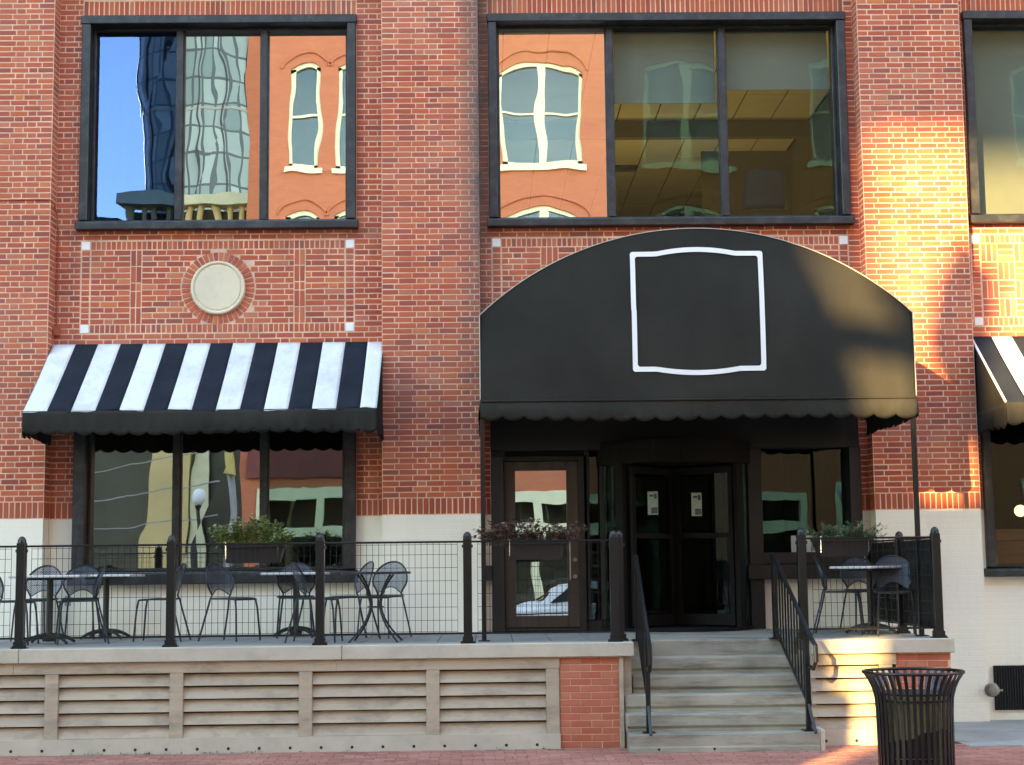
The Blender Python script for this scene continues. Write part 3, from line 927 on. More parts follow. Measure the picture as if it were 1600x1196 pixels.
def roof_(u, v):
    x = cx0 + (cx1 - cx0) * u
    return (x, cyf + .05 * (1 if u not in (0, 1) else 1) + (.24 - cyf - .05) * v, archz(x) - .012 * math.sin(PI * v))
local(MB().grid(roof_, 60, 6)).build('canopy_roof', M['canvas'], can, smooth=True, solid=.003)
for sx, nx in ((cx0, -1), (cx1, 1)):
    s = MB(); s.poly([(sx, cyf, zv), (sx, .0 if nx > 0 else .24, zv), (sx, .0 if nx > 0 else .24, czs), (sx, cyf + .03, czs)])
    local(s).build('side_panel', M['canvas'], can, solid=.003)
    v = MB(); scallop(v, (sx, cyf), (sx, -.01), zv, 3.33, 11, .04, seed=8, bulge=.012, normal=(nx, 0, 0))
    local(v).build('side_valance', M['canvas'], can, smooth=True, solid=.003)
v = MB(); scallop(v, (cx0, cyf), (cx1, cyf), zv + .006, 3.335, 20, .040, out=-.01, seed=4, bulge=.028)
local(v).build('valance', M['canvas'], can, smooth=True, solid=.003)
# light piping along the arch and down the edges
pts = [(cx0, cyf - .004, zv + .02)] + [(cx0 + (cx1 - cx0) * i / 60, cyf + .045 - .004, archz(cx0 + (cx1 - cx0) * i / 60) + .002) for i in range(61)] + [(cx1, cyf - .004, zv + .02)]
pts[1] = (cx0, cyf + .02, czs); pts[-2] = (cx1, cyf + .02, czs)
local(MB().tube(pts, .0055, 5)).build('piping', M['coping'], can)
local(MB().tube([(cx0 + .01, cyf - .012, zv + .002), (cx1 - .01, cyf - .012, zv + .002)], .012, 6)).build('seam', M['canvas'], can)
# white outline on the front: straight corners, bowed top and bottom
def emblem_pts(ins):
    xl, xr, zt_, zb_ = 1.548 + ins, 2.955 - ins, 5.092 - ins, 3.803 + ins
    P = []
    def add(x, z): P.append((x, z))
    n = 14
    def top(x):   # bow between two steps
        t = (x - 1.82) / (2.66 - 1.82)
        return zt_ + (.046 * (1 - (2 * t - 1) ** 2) if 0 < t < 1 else 0)
    def bot(x):
        t = (x - 1.80) / (2.68 - 1.80)
        return zb_ - (.040 * (1 - (2 * t - 1) ** 2) if 0 < t < 1 else 0)
    r = .03
    add(xl, zb_ + r)
    for i in range(1, 10): add(xl, zb_ + r + ((zb_ + zt_) / 2 - zb_ - r) * i / 10)
    add(xl, (zb_ + zt_) / 2); add(xl - .004, (zb_ + zt_) / 2 + .03)
    for i in range(1, 10): add(xl - .005, (zb_ + zt_) / 2 + .03 + ((zb_ - zt_) / -2 - r - .03) * i / 10)
    [add(xl - .006 + r - r * math.cos(q_), zt_ - r + r * math.sin(q_)) for q_ in (0, .4, .8, 1.2, 1.57)]
    for i in range(1, 29): x = xl + (xr - xl) * i / 29; add(x, top(x))
    [add(xr - r + r * math.sin(q_), zt_ - r + r * math.cos(q_)) for q_ in (0, .4, .8, 1.2, 1.57)]
    for i in range(1, 20): add(xr, zt_ - r + (zb_ - zt_ + 2 * r) * i / 20)
    [add(xr - r + r * math.cos(q_), zb_ + r - r * math.sin(q_)) for q_ in (0, .4, .8, 1.2, 1.57)]
    for i in range(1, 29): x = xr - (xr - xl) * i / 29; add(x, bot(x))
    [add(xl + r - r * math.sin(q_), zb_ + r - r * math.cos(q_)) for q_ in (0, .4, .8, 1.2)]
    return P
A = emblem_pts(0); B = emblem_pts(.052)
eb = MB(); n = len(A)
def fy(x, z):
    u = (x - cx0) / (cx1 - cx0); v_ = (z - zv) / (archz(x) - zv)
    return front(u, v_)[1] - .012
for P_ in (A, B):
    for (x, z) in P_: eb.v.append((x, fy(x, z), z))
for i in range(n):
    j = (i + 1) % n
    eb.f.append((i, j, n + j, n + i))
local(eb).build('white_outline', M['emblem'], can, solid=.004)
for (x, zb_, nm) in ((cx0 + .02, 1.018, 'pole'), (cx1 - .03, 1.018, 'pole')):
    pl = MB().box(x - .024, x + .024, cyf + .03, cyf + .078, zb_, zv + .1)
    pl.box(x - .06, x + .06, cyf - .005, cyf + .113, zb_, zb_ + .012)
    local(pl).build(nm, M['fence'], can, bevel=.004)
fr = MB()
for z in (3.50,):
    fr.tube([(cx0 + .02, cyf + .05, z), (cx1 - .02, cyf + .05, z)], .016, 6)
    fr.tube([(cx0 + .02, cyf + .05, z), (cx0 + .02, .24, z)], .016, 6); fr.tube([(cx1 - .03, cyf + .05, z), (cx1 - .03, .0, z)], .016, 6)
local(fr).build('canopy_frame', M['fence'], can)

# ================================================================== patio platform
PF = -3.0      # front face
def platform(xa, xb, label, posts, pier, joints, deckx, deck_y1=.24, stepped=True):
    t = empty('patio_platform', ((xa + xb) / 2, PF, 0), 0, label, 'patio', 'raised patios either side of the steps')
    ox, oy = t.location.x, t.location.y
    def B(mb, nm, mt, parent=None, **k):
        mb.v = [(x - ox, y - oy, z) for (x, y, z) in mb.v]; return mb.build(nm, mt, parent or t, **k)
    # coping stones
    js = [xa] + joints + [xb]
    for i in range(len(js) - 1):
        B(MB().box(js[i] + .002, js[i+1] - .002, PF - .055, PF + .33, .888, 1.028), 'coping_stone', M['coping'], bevel=.008)
    px0, px1 = pier
    lx0, lx1 = (xa, px0) if px0 > (xa + xb) / 2 else (px1, xb)
    bj = [lx0] + [j - .06 for j in joints if lx0 < j < lx1] + [lx1]
    for i in range(len(bj) - 1):
        B(MB().box(bj[i] + .001, bj[i+1] - .001, PF - .015, PF + .04, .778, .886), 'top_rail', M['trim'], bevel=.004)
    # bottom rail with its weep holes
    n = int((lx1 - lx0) / .302)
    rail = MB(); 
    xs = [lx0 + .02 + i * .302 + .1 for i in range(n + 1) if lx0 + .12 + i * .302 < lx1 - .03]
    e = [lx0] + [v for x in xs for v in (x - .014, x + .014)] + [lx1]
    rail.box(lx0, lx1, PF - .02, PF + .04, -.02, .150)
    B(rail, 'bottom_rail', M['coping'])
    for x in xs:
        B(MB().tube([(x, PF - .0215, .043), (x, PF + .02, .043)], .0155, 10), 'weep_hole', M['black'])
    hb2 = MB().box(lx0, lx1, PF + .10, PF + .11, 0, .88)
    B(hb2, 'backing_panel', M['black'])
    for x in posts:
        B(MB().box(x - .065, x + .065, PF - .013, PF + .045, .150, .778), 'louvre_post', M['trim'], bevel=.004)
    # louvre slats, each its own board
    ed = sorted([lx0] + posts + [lx1])
    spans = []
    pe = lx0
    for x in sorted(posts):
        if x - .065 > pe + .05: spans.append((pe, x - .065))
        pe = x + .065
    if lx1 > pe + .05: spans.append((pe, lx1))
    for (a, b) in spans:
        for k in range(6):
            z0 = .150 + k * .1255
            ztop = z0 + .110
            prof = [(PF + .000, z0), (PF + .014, z0 - .003), (PF + .062, ztop), (PF + .048, ztop)]
            if k == 5: prof = [(PF + .000, z0), (PF + .012, z0 - .004), (PF + .022, .776), (PF + .012, .776)]
            dz = rnd(-.002, .002)
            B(MB().prism([(p[0], p[1] + dz if k < 5 else p[1]) for p in prof], a, b, 'x'), 'louvre_slat', M['trim'], bevel=.002)
    # brick pier
    pb = B(MB().box(px0, px1, PF + .008, PF + .4, -.05, .886), 'pier', M['mortar'])
    z = 0.0; r_ = 0
    while z < .87:
        x = px0 - (.1 if r_ % 2 else .0)
        while x < px1:
            a, b = max(x, px0), min(x + .205, px1)
            if b - a > .03:
                mb = MB(); piece(mb, [(a+.004, z+.004), (b-.004, z+.004), (b-.004, min(z+.0677, .886)-.004), (a+.004, min(z+.0677, .886)-.004)], (0, PF + .008, 0), X, Z, (0, -1, 0), .006)
                B(mb, 'brick', M['pierbrick'], pb)
            x += .205
        z += .0677; r_ += 1
    # deck slabs
    base = B(MB().box(deckx[0], deckx[1], PF + .30, deck_y1, .90, .995), 'deck_base', M['darkstone'])
    x = deckx[0]
    nx_ = round((deckx[1] - deckx[0]) / .4); sx = (deckx[1] - deckx[0]) / nx_
    for i in range(nx_):
        ny_ = 5; y0 = PF + .333; sy = (deck_y1 - y0) / ny_
        for k in range(ny_):
            dz = rnd(-.0015, .0015)
            B(MB().box(deckx[0] + i*sx + .004, deckx[0] + (i+1)*sx - .004, y0 + k*sy + .003, y0 + (k+1)*sy - .003, .996, 1.016 + dz), 'deck_slab', M['deck'], base, bevel=.003)
    return t, B
pl1, B1 = platform(-7.2, 1.437, 'long raised patio left of the steps with beige louvred front', [-5.55, -4.285, -3.065, -1.80, -.55, .63], (.70, 1.285), [-4.6, -1.44], (-7.2, 1.435))
B1(MB().box(1.287, 1.330, PF - .02, PF + .06, -.02, .886), 'corner_trim', M['trim'], bevel=.004)
B1(MB().box(1.333, 1.415, PF + .05, PF + .33, -.02, .886), 'corner_trim', M['trim'], bevel=.004)
B1(MB().box(1.36, 1.42, PF + .33, -.0, -.02, .95), 'side_wall', M['coping'])
pl2, B2 = platform(3.19, 4.615, 'small raised patio right of the steps with beige louvred front', [3.93], (4.04, 4.583), [], (3.19, 4.60), deck_y1=-.005)
B2(MB().box(3.20, 3.24, PF + .05, -.1, -.02, .90), 'side_wall', M['coping'])
B2(MB().box(4.56, 4.583, PF + .4, -.01, -.05, .90), 'side_wall', M['white'])
# landing between the platforms, and the steps
SY, TR = -2.30, .23
stp = empty('entrance_steps', (2.3, -3.3, 0), 0, 'six worn grey concrete steps up to the entrance between two handrails', 'steps')
def S(mb, nm, mt, **k):
    mb.v = [(x - 2.3, y + 3.3, z) for (x, y, z) in mb.v]; return mb.build(nm, mt, stp, **k)
S(MB().box(1.438, 3.188, SY, .22, .80, 1.012), 'landing', M['stair'], bevel=.012)
S(MB().box(3.188, 3.60, -.002, .22, .80, 1.012), 'landing', M['stair'])
for k in range(1, 6):
    zt_ = 1.017 - .1695 * k
    y1 = SY - TR * (k - 1); y0 = SY - TR * k
    xl = 1.438 if k < 3 else 1.335; xr = 3.185 if k < 3 else 3.145
    if k == 3: xl = 1.338
    # riser with the thick tread standing proud of it
    prof = [(y0, zt_), (y0 - .0, zt_ - .118), (y0 + .022, zt_ - .128), (y0 + .022, zt_ - .1695 - .02), (y1 + .03, zt_ - .1695 - .02), (y1 + .03, zt_)]
    if k == 5:
        prof = [(y0, zt_), (y0, zt_ - .118), (y0 - .006, zt_ - .124), (y0 - .006, -.03), (y1 + .03, -.03), (y1 + .03, zt_)]
        xl, xr = 1.335, 3.165
    S(MB().prism(prof, xl + rnd(0, .006), xr - rnd(0, .006), 'x'), 'step', M['stair'], bevel=.010)
for x in (1.62, 2.15): S(MB().tube([(x, SY - 5 * TR - .008, .03), (x, SY - 5 * TR + .01, .03)], .013, 10), 'weep_hole', M['black'])
S(MB().box(3.167, 3.215, SY - 5 * TR, -3.03, -.03, .20), 'stair_cheek', M['coping'], bevel=.01)

# ---- handrails
def handrail(x, label):
    t = empty('handrail', (x, SY - .03, 1.012), 0, label, 'handrail', 'handrails of the entrance steps')
    sl = -.1695 / TR
    def P(y, h): return (0, y, h)
    def rz_(y): return sl * (-y) if y < 0 else 0
    H = .86
    top = [(0, .06, H - .04), (0, .04, H), (0, -.02, H)]
    top += [(0, -1.02, sl * 1.0 + H)]
    top += [(0, -1.16, sl * 1.12 + H - .005), (0, -1.24, sl * 1.12 + H - .05), (0, -1.25, sl * 1.12 + H - .20), (0, -1.17, sl * 1.12 + H - .27), (0, -1.04, sl * 1.12 + H - .26)]
    MB().tube(top, .022, 8).build('top_rail', M['fence'], t)
    p1 = MB().box(-.022, .022, -.022, .022, 0, H - .01); p1.box(-.06, .06, -.06, .06, 0, .012)
    p1.build('post', M['fence'], t)
    yb_ = -.97; zb_ = .1695 - 1.012
    zt2 = sl * 1.0 + H
    p2 = MB().box(-.022, .022, yb_ - .022, yb_ + .022, zb_ + .003, zt2 - .01); p2.box(-.06, .06, yb_ - .06, yb_ + .06, zb_ + .003, zb_ + .015)
    p2.build('post', M['fence'], t)
    MB().tube([(0, 0, .10), (0, -.97, .10 + sl * .97 + .04), (0, -1.17, .02 + sl * 1.17)], .016, 6).build('bottom_rail', M['fence'], t)
    for i in range(1, 11):
        y = -.97 * i / 11
        MB().box(-.008, .008, y - .008, y + .008, .10 + (sl * .97 + .04) * (-y / .97), H + sl * (-y) * .98 - .01).build('baluster', M['fence'], t)
    return t
handrail(1.54, 'black steel handrail on the left side of the steps')
handrail(2.965, 'black steel handrail on the right side of the steps').rotation_euler = (0, 0, R(7.5))

# ================================================================== patio fence
def fence_post(t, x, y, z0=1.028, h=1.10, r=.043):
    mb = MB()
    mb.box(x - r, x + r, y - r, y + r, z0, z0 + h - .06)
    mb.lathe([(r * 1.0, -.005), (r * 1.02, .01), (r * .98, .03), (r * .75, .052), (r * .35, .066), (.002, .07)], 12, (x, y, z0 + h - .065))
    o = mb.build('post', M['fence'], t, bevel=.006)
    f = MB(); f.box(x - .075, x + .075, y - .05, y + .05, z0 + .001, z0 + .014); f.box(x - .052, x + .052, y - .048, y + .048, z0 + .014, z0 + .07)
    for s in (-1, 1): f.lathe([(.010, 0), (.010, .012)], 6, (x + s * .062, y - .03, z0 + .014))
    f.build('base_plate', M['fence'], o)
    MB().box(x - .055, x + .055, y - .03, y + .03, z0 + h - .155, z0 + h - .125).build('clamp', M['fence'], o)
    return o
def wire_panel(t, xa, ya, xb, yb, z0=1.12, z1=2.03, inset=.10, solid=False):
    L = math.hypot(xb - xa, yb - ya); ux, uy = (xb - xa) / L, (yb - ya) / L
    def P(s, z): return (xa + ux * s, ya + uy * s, z)
    o = MB().tube([P(.04, z1), P(L - .04, z1)], .0105, 6).build('top_rail', M['fence'], t)
    MB().tube([P(.04, z0), P(L - .04, z0)], .0105, 6).build('bottom_rail', M['fence'], t)
    w_ = MB(); s = inset
    nv = round((L - 2 * inset) / .0605)
    for i in range(nv + 1):
        s = inset + (L - 2 * inset) * i / nv
        w_.tube([P(s, z0), P(s, z1)], .0032, 4)
    z = z0 + .02
    for zz in [z0 + .02] + [z0 + .13 * i for i in range(1, 7)] + [z1 - .025]:
        w_.tube([P(inset, zz), P(L - inset, zz)], .0032, 4)
    wo = w_.build('wire_mesh', M['fence'], o); wo['kind'] = 'stuff'
    return o
FY = -2.93
f1 = empty('patio_fence', (-2.4, FY, 1.028), 0, 'long black wire mesh fence along the left patio', 'fence', 'black wire fences of the patio')
px = [-6.12, -4.63, -3.144, -1.668, -.201, 1.262]
for x in px: fence_post(f1, x + 2.4, 0, 0)
for i in range(5): wire_panel(f1, px[i] + 2.4, 0, px[i+1] + 2.4, 0, .10, 1.005)
fence_post(f1, 1.33 + 2.4, .16, 0, r=.035)
f2 = empty('patio_fence', (3.8, FY, 1.028), 0, 'short black wire fence with screened side round the right patio', 'fence', 'black wire fences of the patio')
for (x, y) in ((3.145, FY), (4.492, FY), (4.50, -1.5), (4.50, -.12)): fence_post(f2, x - 3.8, y - FY, 0 if y == FY else -.012)
wire_panel(f2, 3.145 - 3.8, 0, 4.492 - 3.8, 0, .10, 1.0)
wire_panel(f2, .695, 0, .70, -1.5 - FY, .10, 1.0); wire_panel(f2, .70, -1.5 - FY, .70, -.12 - FY, .10, 1.0)
for (a, b) in ((0.05, 1.38), (1.48, 2.76)):
    MB().box(.715, .722, a, b, .08, .985).build('screen_panel', M['canvas'], f2)
tag(f1, cat='fence')

# ================================================================== furniture
def uvgrid(fn, uvfn, nu, nv, name, mat, parent):
    mb = MB().grid(fn, nu, nv)
    me = mb.mesh(name, mat, True)
    uvl = me.uv_layers.new(name='uv')
    k = [uvfn(i / nu, j / nv) for i in range(nu + 1) for j in range(nv + 1)]
    for lp in me.loops: uvl.data[lp.index].uv = k[lp.vertex_index]
    o = bpy.data.objects.new(name, me); col.objects.link(o); o.parent = parent
    return o
def make_chair():
    t = empty('patio_chair', (0, 0, 0), 0, 'chair', 'chair', 'perforated metal patio chairs')
    def seat(u, v):
        a = (u - .5) * 2; b = (v - .5) * 2
        wx = .205 * (1 - .10 * (b < 0) * abs(b)) ; 
        x = a * wx * math.sqrt(1 - .25 * b * b); y = b * .20 * math.sqrt(1 - .25 * a * a)
        return (x, y, .455 - .012 * (1 - a * a) * (1 - b * b) - .010 * max(0, -b) ** 3)
    uvgrid(seat, lambda u, v: (u * .41, v * .40), 10, 10, 'seat', M['perf'], t)
    rim = [seat(i / 10, 0) for i in range(11)] + [seat(1, i / 10) for i in range(1, 11)] + [seat(1 - i / 10, 1) for i in range(1, 11)] + [seat(0, 1 - i / 10) for i in range(1, 10)]
    MB().tube(rim, .0105, 6, closed=True).build('seat_rim', M['chair'], t)
    Rb, zc = .214, .620
    def yb(x, z): return .185 + (z - .46) * .27 - .95 * x * x
    def ztop(x): return zc + math.sqrt(max(0, Rb * Rb - x * x))
    def zbot(x):
        ax = abs(x)
        return .555 - .070 * (ax / .135) ** 2 if ax < .135 else .485 + (ax - .135) / (Rb - .135) * (zc - .485)
    def back(u, v):
        x = Rb * math.sin((u - .5) * PI) * .995
        z = zbot(x) + (ztop(x) - zbot(x)) * v
        return (x, yb(x, z), z)
    def buv(u, v):
        x, y, z = back(u, v); return (x * 1.05, z)
    bk = uvgrid(back, buv, 22, 10, 'backrest', M['perf'], t)
    rimp = []
    for i in range(0, 25):
        a = PI * i / 24
        x = Rb * math.cos(a); z = zc + Rb * math.sin(a); rimp.append((x, yb(x, z), z))
    lo = [(.200, yb(.200, .575), .575), (.170, yb(.170, .53), .53), (.148, yb(.148, .49), .49), (.150, .195, .455)]
    full = [(p[0], p[1], p[2]) for p in reversed(lo)] + rimp + [(-p[0], p[1], p[2]) for p in lo]
    MB().tube(full, .0105, 6).build('back_rim', M['chair'], t)
    low = [(x_ * .0135 * 1, 0, 0) for x_ in range(0)]
    lowp = [(-.140 + .028 * i, yb(-.140 + .028 * i, zbot(-.140 + .028 * i)), zbot(-.140 + .028 * i)) for i in range(11)]
    MB().tube(lowp, .006, 5).build('lower_edge', M['chair'], bk)
    for s in (-1, 1):
        MB().tube([(s * .150, .195, .455), (s * .165, .215, .36), (s * .205, .31, .0)], .0105, 6).build('leg', M['chair'], t)
        MB().tube([(s * .165, -.17, .452), (s * .175, -.19, .34), (s * .195, -.215, .0)], .0105, 6).build('leg', M['chair'], t)
    return t
DZ = 1.018
chairs = [
    # x, y, rz(deg), label     (rz 0: seat faces the street)
    (-5.04, -1.75, 90, 'metal patio chair cut off by the left edge, only its seat front showing'),
    (-5.08, -.75, -8, 'metal patio chair behind the near pedestal table, right of the leftmost fence post'),
    (-4.68, -.42, 6, 'metal patio chair behind both left pedestal tables, facing the street'),
    (-4.36, -1.75, -72, 'metal patio chair seen edge on at the right of the near pedestal table'),
    (-3.60, -1.3, -94, 'metal patio chair half hidden by the second fence post, its seat pointing left'),
    (-2.76, -1.45, 58, 'metal patio chair under the bushy planter, turned to the right'),
    (-2.17, -.75, 4, 'metal patio chair left of the third fence post, its round back upright'),
    (-1.78, -2.0, 84, 'metal patio chair seen edge on overlapping the third fence post'),
    (-1.54, -1.35, -64, 'metal patio chair with a narrow back half hidden by the round iron table'),
    (-1.17, -1.15, -24, 'metal patio chair at the right end of the left patio by the round table'),
    (3.84, -1.55, 74, 'metal patio chair on the left of the askew table, seen edge on'),
    (4.28, -.75, 6, 'metal patio chair behind the askew table on the right patio'),
    (4.30, -2.0, -12, 'metal patio chair nearest the screened side of the right patio'),
]
proto = make_chair()
for i, (x, y, rz, lab) in enumerate(chairs):
    if i == 0:
        proto.location = (x, y, DZ); proto.rotation_euler = (0, 0, R(rz)); proto['label'] = lab
    else:
        dup(proto, (x, y, DZ), R(rz), lab)

def make_table():
    t = empty('patio_table', (0, 0, 0), 0, 'table', 'table', 'square pedestal patio tables')
    MB().box(-.36, .36, -.36, .36, .700, .728).build('table_top', M['tabletop'], t, bevel=.008)
    MB().box(-.2, .2, -.2, .2, .675, .6995).build('support_plate', M['iron'], t)
    MB().tube([(0, 0, .05), (0, 0, .68)], .034, 12).build('column', M['iron'], t)
    b = MB(); b.lathe([(.07, .03), (.075, .06), (.045, .10), (.036, .13)], 12)
    b.build('hub', M['iron'], t)
    for a in (45, 135, 225, 315):
        a = R(a); pts = []
        for i in range(7):
            s = i / 6; r = .04 + .28 * s; pts.append((r * math.cos(a), r * math.sin(a), .075 * (1 - s ** 2.4) + .018))
        MB().tube(pts, [.026 - .010 * i / 6 for i in range(7)], 6).build('foot', M['iron'], t)
    return t
tb = make_table()
tabs = [(-4.66, -1.75, 4, 'near square patio table with pale top beside the leftmost fence post'),
        (-4.33, -.62, 0, 'square patio table with pale top against the wall left of the green planter'),
        (-2.19, -.55, 0, 'square patio table under the window behind the third fence post'),
        (4.12, -1.65, 38, 'square patio table standing askew on the small right patio')]
for i, (x, y, rz, lab) in enumerate(tabs):
    if i == 0: tb.location = (x, y, DZ); tb.rotation_euler = (0, 0, R(rz)); tb['label'] = lab
    else:
        c_ = dup(tb, (x, y, DZ), R(rz), lab)
        if i == 3: c_.scale = (.84, .84, 1)
rt_ = empty('bistro_table', (-1.18, -2.0, DZ), R(20), 'round black iron table on curved legs at the right end of the left patio', 'table')
MB().lathe([(.36, .700), (.37, .705), (.37, .722), (.36, .726)], 40).build('table_top', M['chair'], rt_)
for k in range(4):
    a = PI / 2 * k + .4
    pts = []
    for i in range(13):
        s = i / 12; z = .70 * (1 - s)
        r = .29 - .22 * math.sin(PI * min(1, s * 1.05) * .62 + .15) * (1 if s < .55 else 1)
        r = .07 + (.25 if s < .45 else .29) * (abs(s - .45) / .55) ** 1.8
        pts.append((r * math.cos(a), r * math.sin(a), z))
    MB().tube(pts, .0115, 6).build('leg', M['chair'], rt_)
MB().tube([(.085 * math.cos(PI * 2 * i / 16), .085 * math.sin(PI * 2 * i / 16), .36) for i in range(16)], .007, 5, closed=True).build('ring', M['chair'], rt_)

# ================================================================== planters
def planter(x, label, yy=-2.80, wid=.64):
    t = empty('planter_box', (x, yy, 1.845), 0, label, 'planter', 'black planter boxes hung on the patio fence')
    w2 = wid / 2
    mb = MB()
    for (a, b, s) in ((0, .155, 1),):
        def ring(dx, dy, z): return [(-dx, -dy, z), (dx, -dy, z), (dx, dy, z), (-dx, dy, z)]
        rings = [ring(w2 - .055, .060, 0), ring(w2 - .01, .080, .15), ring(w2 + .004, .092, .152), ring(w2 + .004, .092, .182), ring(w2 - .012, .078, .182), ring(w2 - .02, .072, .14)]
        k = 0
        for r_ in rings: mb.v += r_
        for L in range(len(rings) - 1):
            for i in range(4):
                j = (i + 1) % 4; mb.f.append((L*4+i, L*4+j, L*4+4+j, L*4+4+i))
        mb.f.append((3, 2, 1, 0)); 
    mb.build('box', M['plastic'], t, bevel=.004)
    s_ = MB(); s_.poly([(-w2 + .02, -.072, .15), (w2 - .02, -.072, .15), (w2 - .02, .072, .15), (-w2 + .02, .072, .15)]); s_.build('soil', M['soil'], t)
    for sx in (-1, 1):
        MB().tube([(sx * (w2 - .06), -.118, .04), (sx * (w2 - .06), -.118, .20), (sx * (w2 - .06), .09, .19)], .005, 5).build('bracket', M['chrome'] if sx < 0 else M['fence'], t)
    return t
def plant(x, yy, n_st, hmin, hmax, wid, lsize, lwid, mat, name, label, density, cat='plant', seed=1, droop=0, bare=False):
    rr_ = random.Random(seed)
    t = empty(name, (x, yy, 1.99), 0, label, cat, 'plants in the fence planters')
    st_ = MB(); lf = MB()
    for i in range(n_st):
        bx = rr_.uniform(-wid, wid); by = rr_.uniform(-.05, .05)
        h = rr_.uniform(hmin, hmax) * (1 - .35 * (abs(bx) / wid) ** 2)
        lx, ly = rr_.uniform(-.10, .10) + bx * .25, rr_.uniform(-.10, .08)
        pts = [(bx + lx * s * s, by + ly * s * s, h * s - droop * s ** 3 * h) for s in (0, .25, .5, .75, 1)]
        st_.tube(pts, [.0032, .003, .0025, .002, .001], 4)
        for k in range(density):
            s = rr_.uniform(.15 if not bare else .3, 1.0)
            p = Vector((bx + lx * s * s, by + ly * s * s, h * s - droop * s ** 3 * h))
            a = rr_.uniform(0, 2 * PI); e = rr_.uniform(-.5, .9)
            d = Vector((math.cos(a) * math.cos(e), math.sin(a) * math.cos(e), math.sin(e)))
            sd_ = d.cross(Vector((rr_.uniform(-.4, .4), rr_.uniform(-.4, .4), 1))).normalized()
            l = lsize * rr_.uniform(.6, 1.25); w_ = lwid * rr_.uniform(.7, 1.2)
            nn = sd_.cross(d) * (l * .12)
            lf.poly([p, p + d * l * .45 + sd_ * w_ + nn, p + d * l, p + d * l * .45 - sd_ * w_ + nn])
    st_.build('stems', mat, t)
    lf.build('foliage', mat, t)
    return t
planter(-2.35, 'black planter box of bushy green plants on the left patio fence')
plant(-2.37, -2.80, 90, .14, .34, .33, .046, .013, M['leaf'], 'green_plant', 'bushy light green plant filling the left planter box', 34, seed=2)
planter(.48, 'black planter box of withered plants in front of the brown door')
plant(.40, -2.80, 95, .14, .37, .42, .046, .014, M['dryleaf'], 'withered_plant', 'withered brown plant in the planter in front of the brown door', 17, seed=3, droop=.25, bare=True)
planter(3.585, 'black planter box of narrow leaved plants on the right patio fence', wid=.60)
plant(3.62, -2.80, 46, .08, .23, .28, .060, .006, M['leaf2'], 'green_plant', 'dark green narrow leaved plant in the planter on the right patio', 34, seed=5)

# ================================================================== litter bin
tc_ = empty('litter_bin', (3.675, -5.0, 0), 0, 'black slatted steel litter bin with flared rim on the brick pavement', 'litter bin')
prof = [(.318, .04), (.320, .30), (.324, .52), (.332, .62), (.352, .70), (.385, .77), (.425, .83)]
NS = 38
me_s = None
for i in range(NS):
    a = 2 * PI * i / NS
    if me_s is None:
        mb = MB(); hw_ = .0145
        for (r, z) in prof:
            for (dr, dt) in ((.004, -hw_), (.004, hw_), (-.004, hw_), (-.004, -hw_)):
                mb.v.append((r + dr, dt, z))
        for L in range(len(prof) - 1):
            for k in range(4):
                j = (k + 1) % 4; mb.f.append((L*4+k, L*4+j, L*4+4+j, L*4+4+k))
        mb.f.append((3, 2, 1, 0)); mb.f.append(tuple(range(len(mb.v) - 4, len(mb.v))))
        me_s = mb.mesh('slat', M['fence'])
    o = bpy.data.objects.new('slat', me_s); col.objects.link(o); o.parent = tc_; o.rotation_euler = (0, 0, a)
def torus(r, z, t, nm, n=56):
    MB().tube([(r * math.cos(2*PI*i/n), r * math.sin(2*PI*i/n), z) for i in range(n)], t, 8, closed=True).build(nm, M['fence'], tc_, smooth=True)
torus(.425, .835, .014, 'rim'); torus(.308, .60, .010, 'ring'); torus(.306, .12, .010, 'ring')
MB().lathe([(.33, .0), (.33, .045)], 40).build('base', M['fence'], tc_)
MB().lathe([(.29, .05), (.296, .66), (.300, .665), (.300, .655)], 40, cap=False).build('liner', M['plastic'], tc_, smooth=True)
MB().lathe([(.285, .05), (.285, .06)], 40).build('liner_base', M['plastic'], tc_)
bg_ = MB()
def bagf(u, v):
    a = R(200 + 135 * u); wob = .004 * math.sin(23 * u) + .003 * math.sin(47 * u + 9 * v)
    r = .3005 + wob * .4
    z = .645 - (.33 + .05 * math.sin(5 * u + 1) + .01 * math.sin(22 * u)) * v
    return (r * math.cos(a), r * math.sin(a), z)
bg_.grid(bagf, 50, 10)
o = bg_.build('rubbish_sack', M['bag'], smooth=True); o.location = (3.675, -5.0, 0)
tag(o, 'olive rubbish sack folded over inside the black litter bin', 'rubbish sack')
o = MB().box(-.018, .018, -.002, .002, -.022, .022).build('sticker', M['emblem'], tc_); o.location = (.326, -.10, .66); o.rotation_euler = (0, 0, R(60))

# ================================================================== small fixtures
sp_ = empty('standpipe', (5.905, -.004, .285), 0, 'small round brass hose connection on the white wall near the vent grille', 'hose connection')
for (pr, nm) in (([(.085, 0), (.085, .010), (.075, .014)], 'flange'), ([(.055, .012), (.058, .06), (.050, .075), (.064, .078), (.064, .10), (.03, .106)], 'cap')):
    o = MB().lathe(pr, 24).build(nm, M['brass'], sp_, smooth=False); o.rotation_euler = (R(90), 0, 0)
for s in (-1, 1): MB().box(s * .062 - .014, s * .062 + .03 * s + .014, -.09, -.07, -.012, .012).build('lug', M['brass'], sp_)
vg = empty('vent_grille', (6.30, RY - .02, .29), 0, 'black vent grille low in the white wall at the right edge', 'vent')
VW = .29
vb = MB().box(-VW, VW, -.015, .01, -.26, .26).build('frame', M['black'], vg)
for i in range(18):
    x = -VW + .02 + i * (2 * VW - .04) / 17
    MB().box(x - .006, x + .006, -.035, -.015, -.25, .25).build('slat', M['fence'], vg)
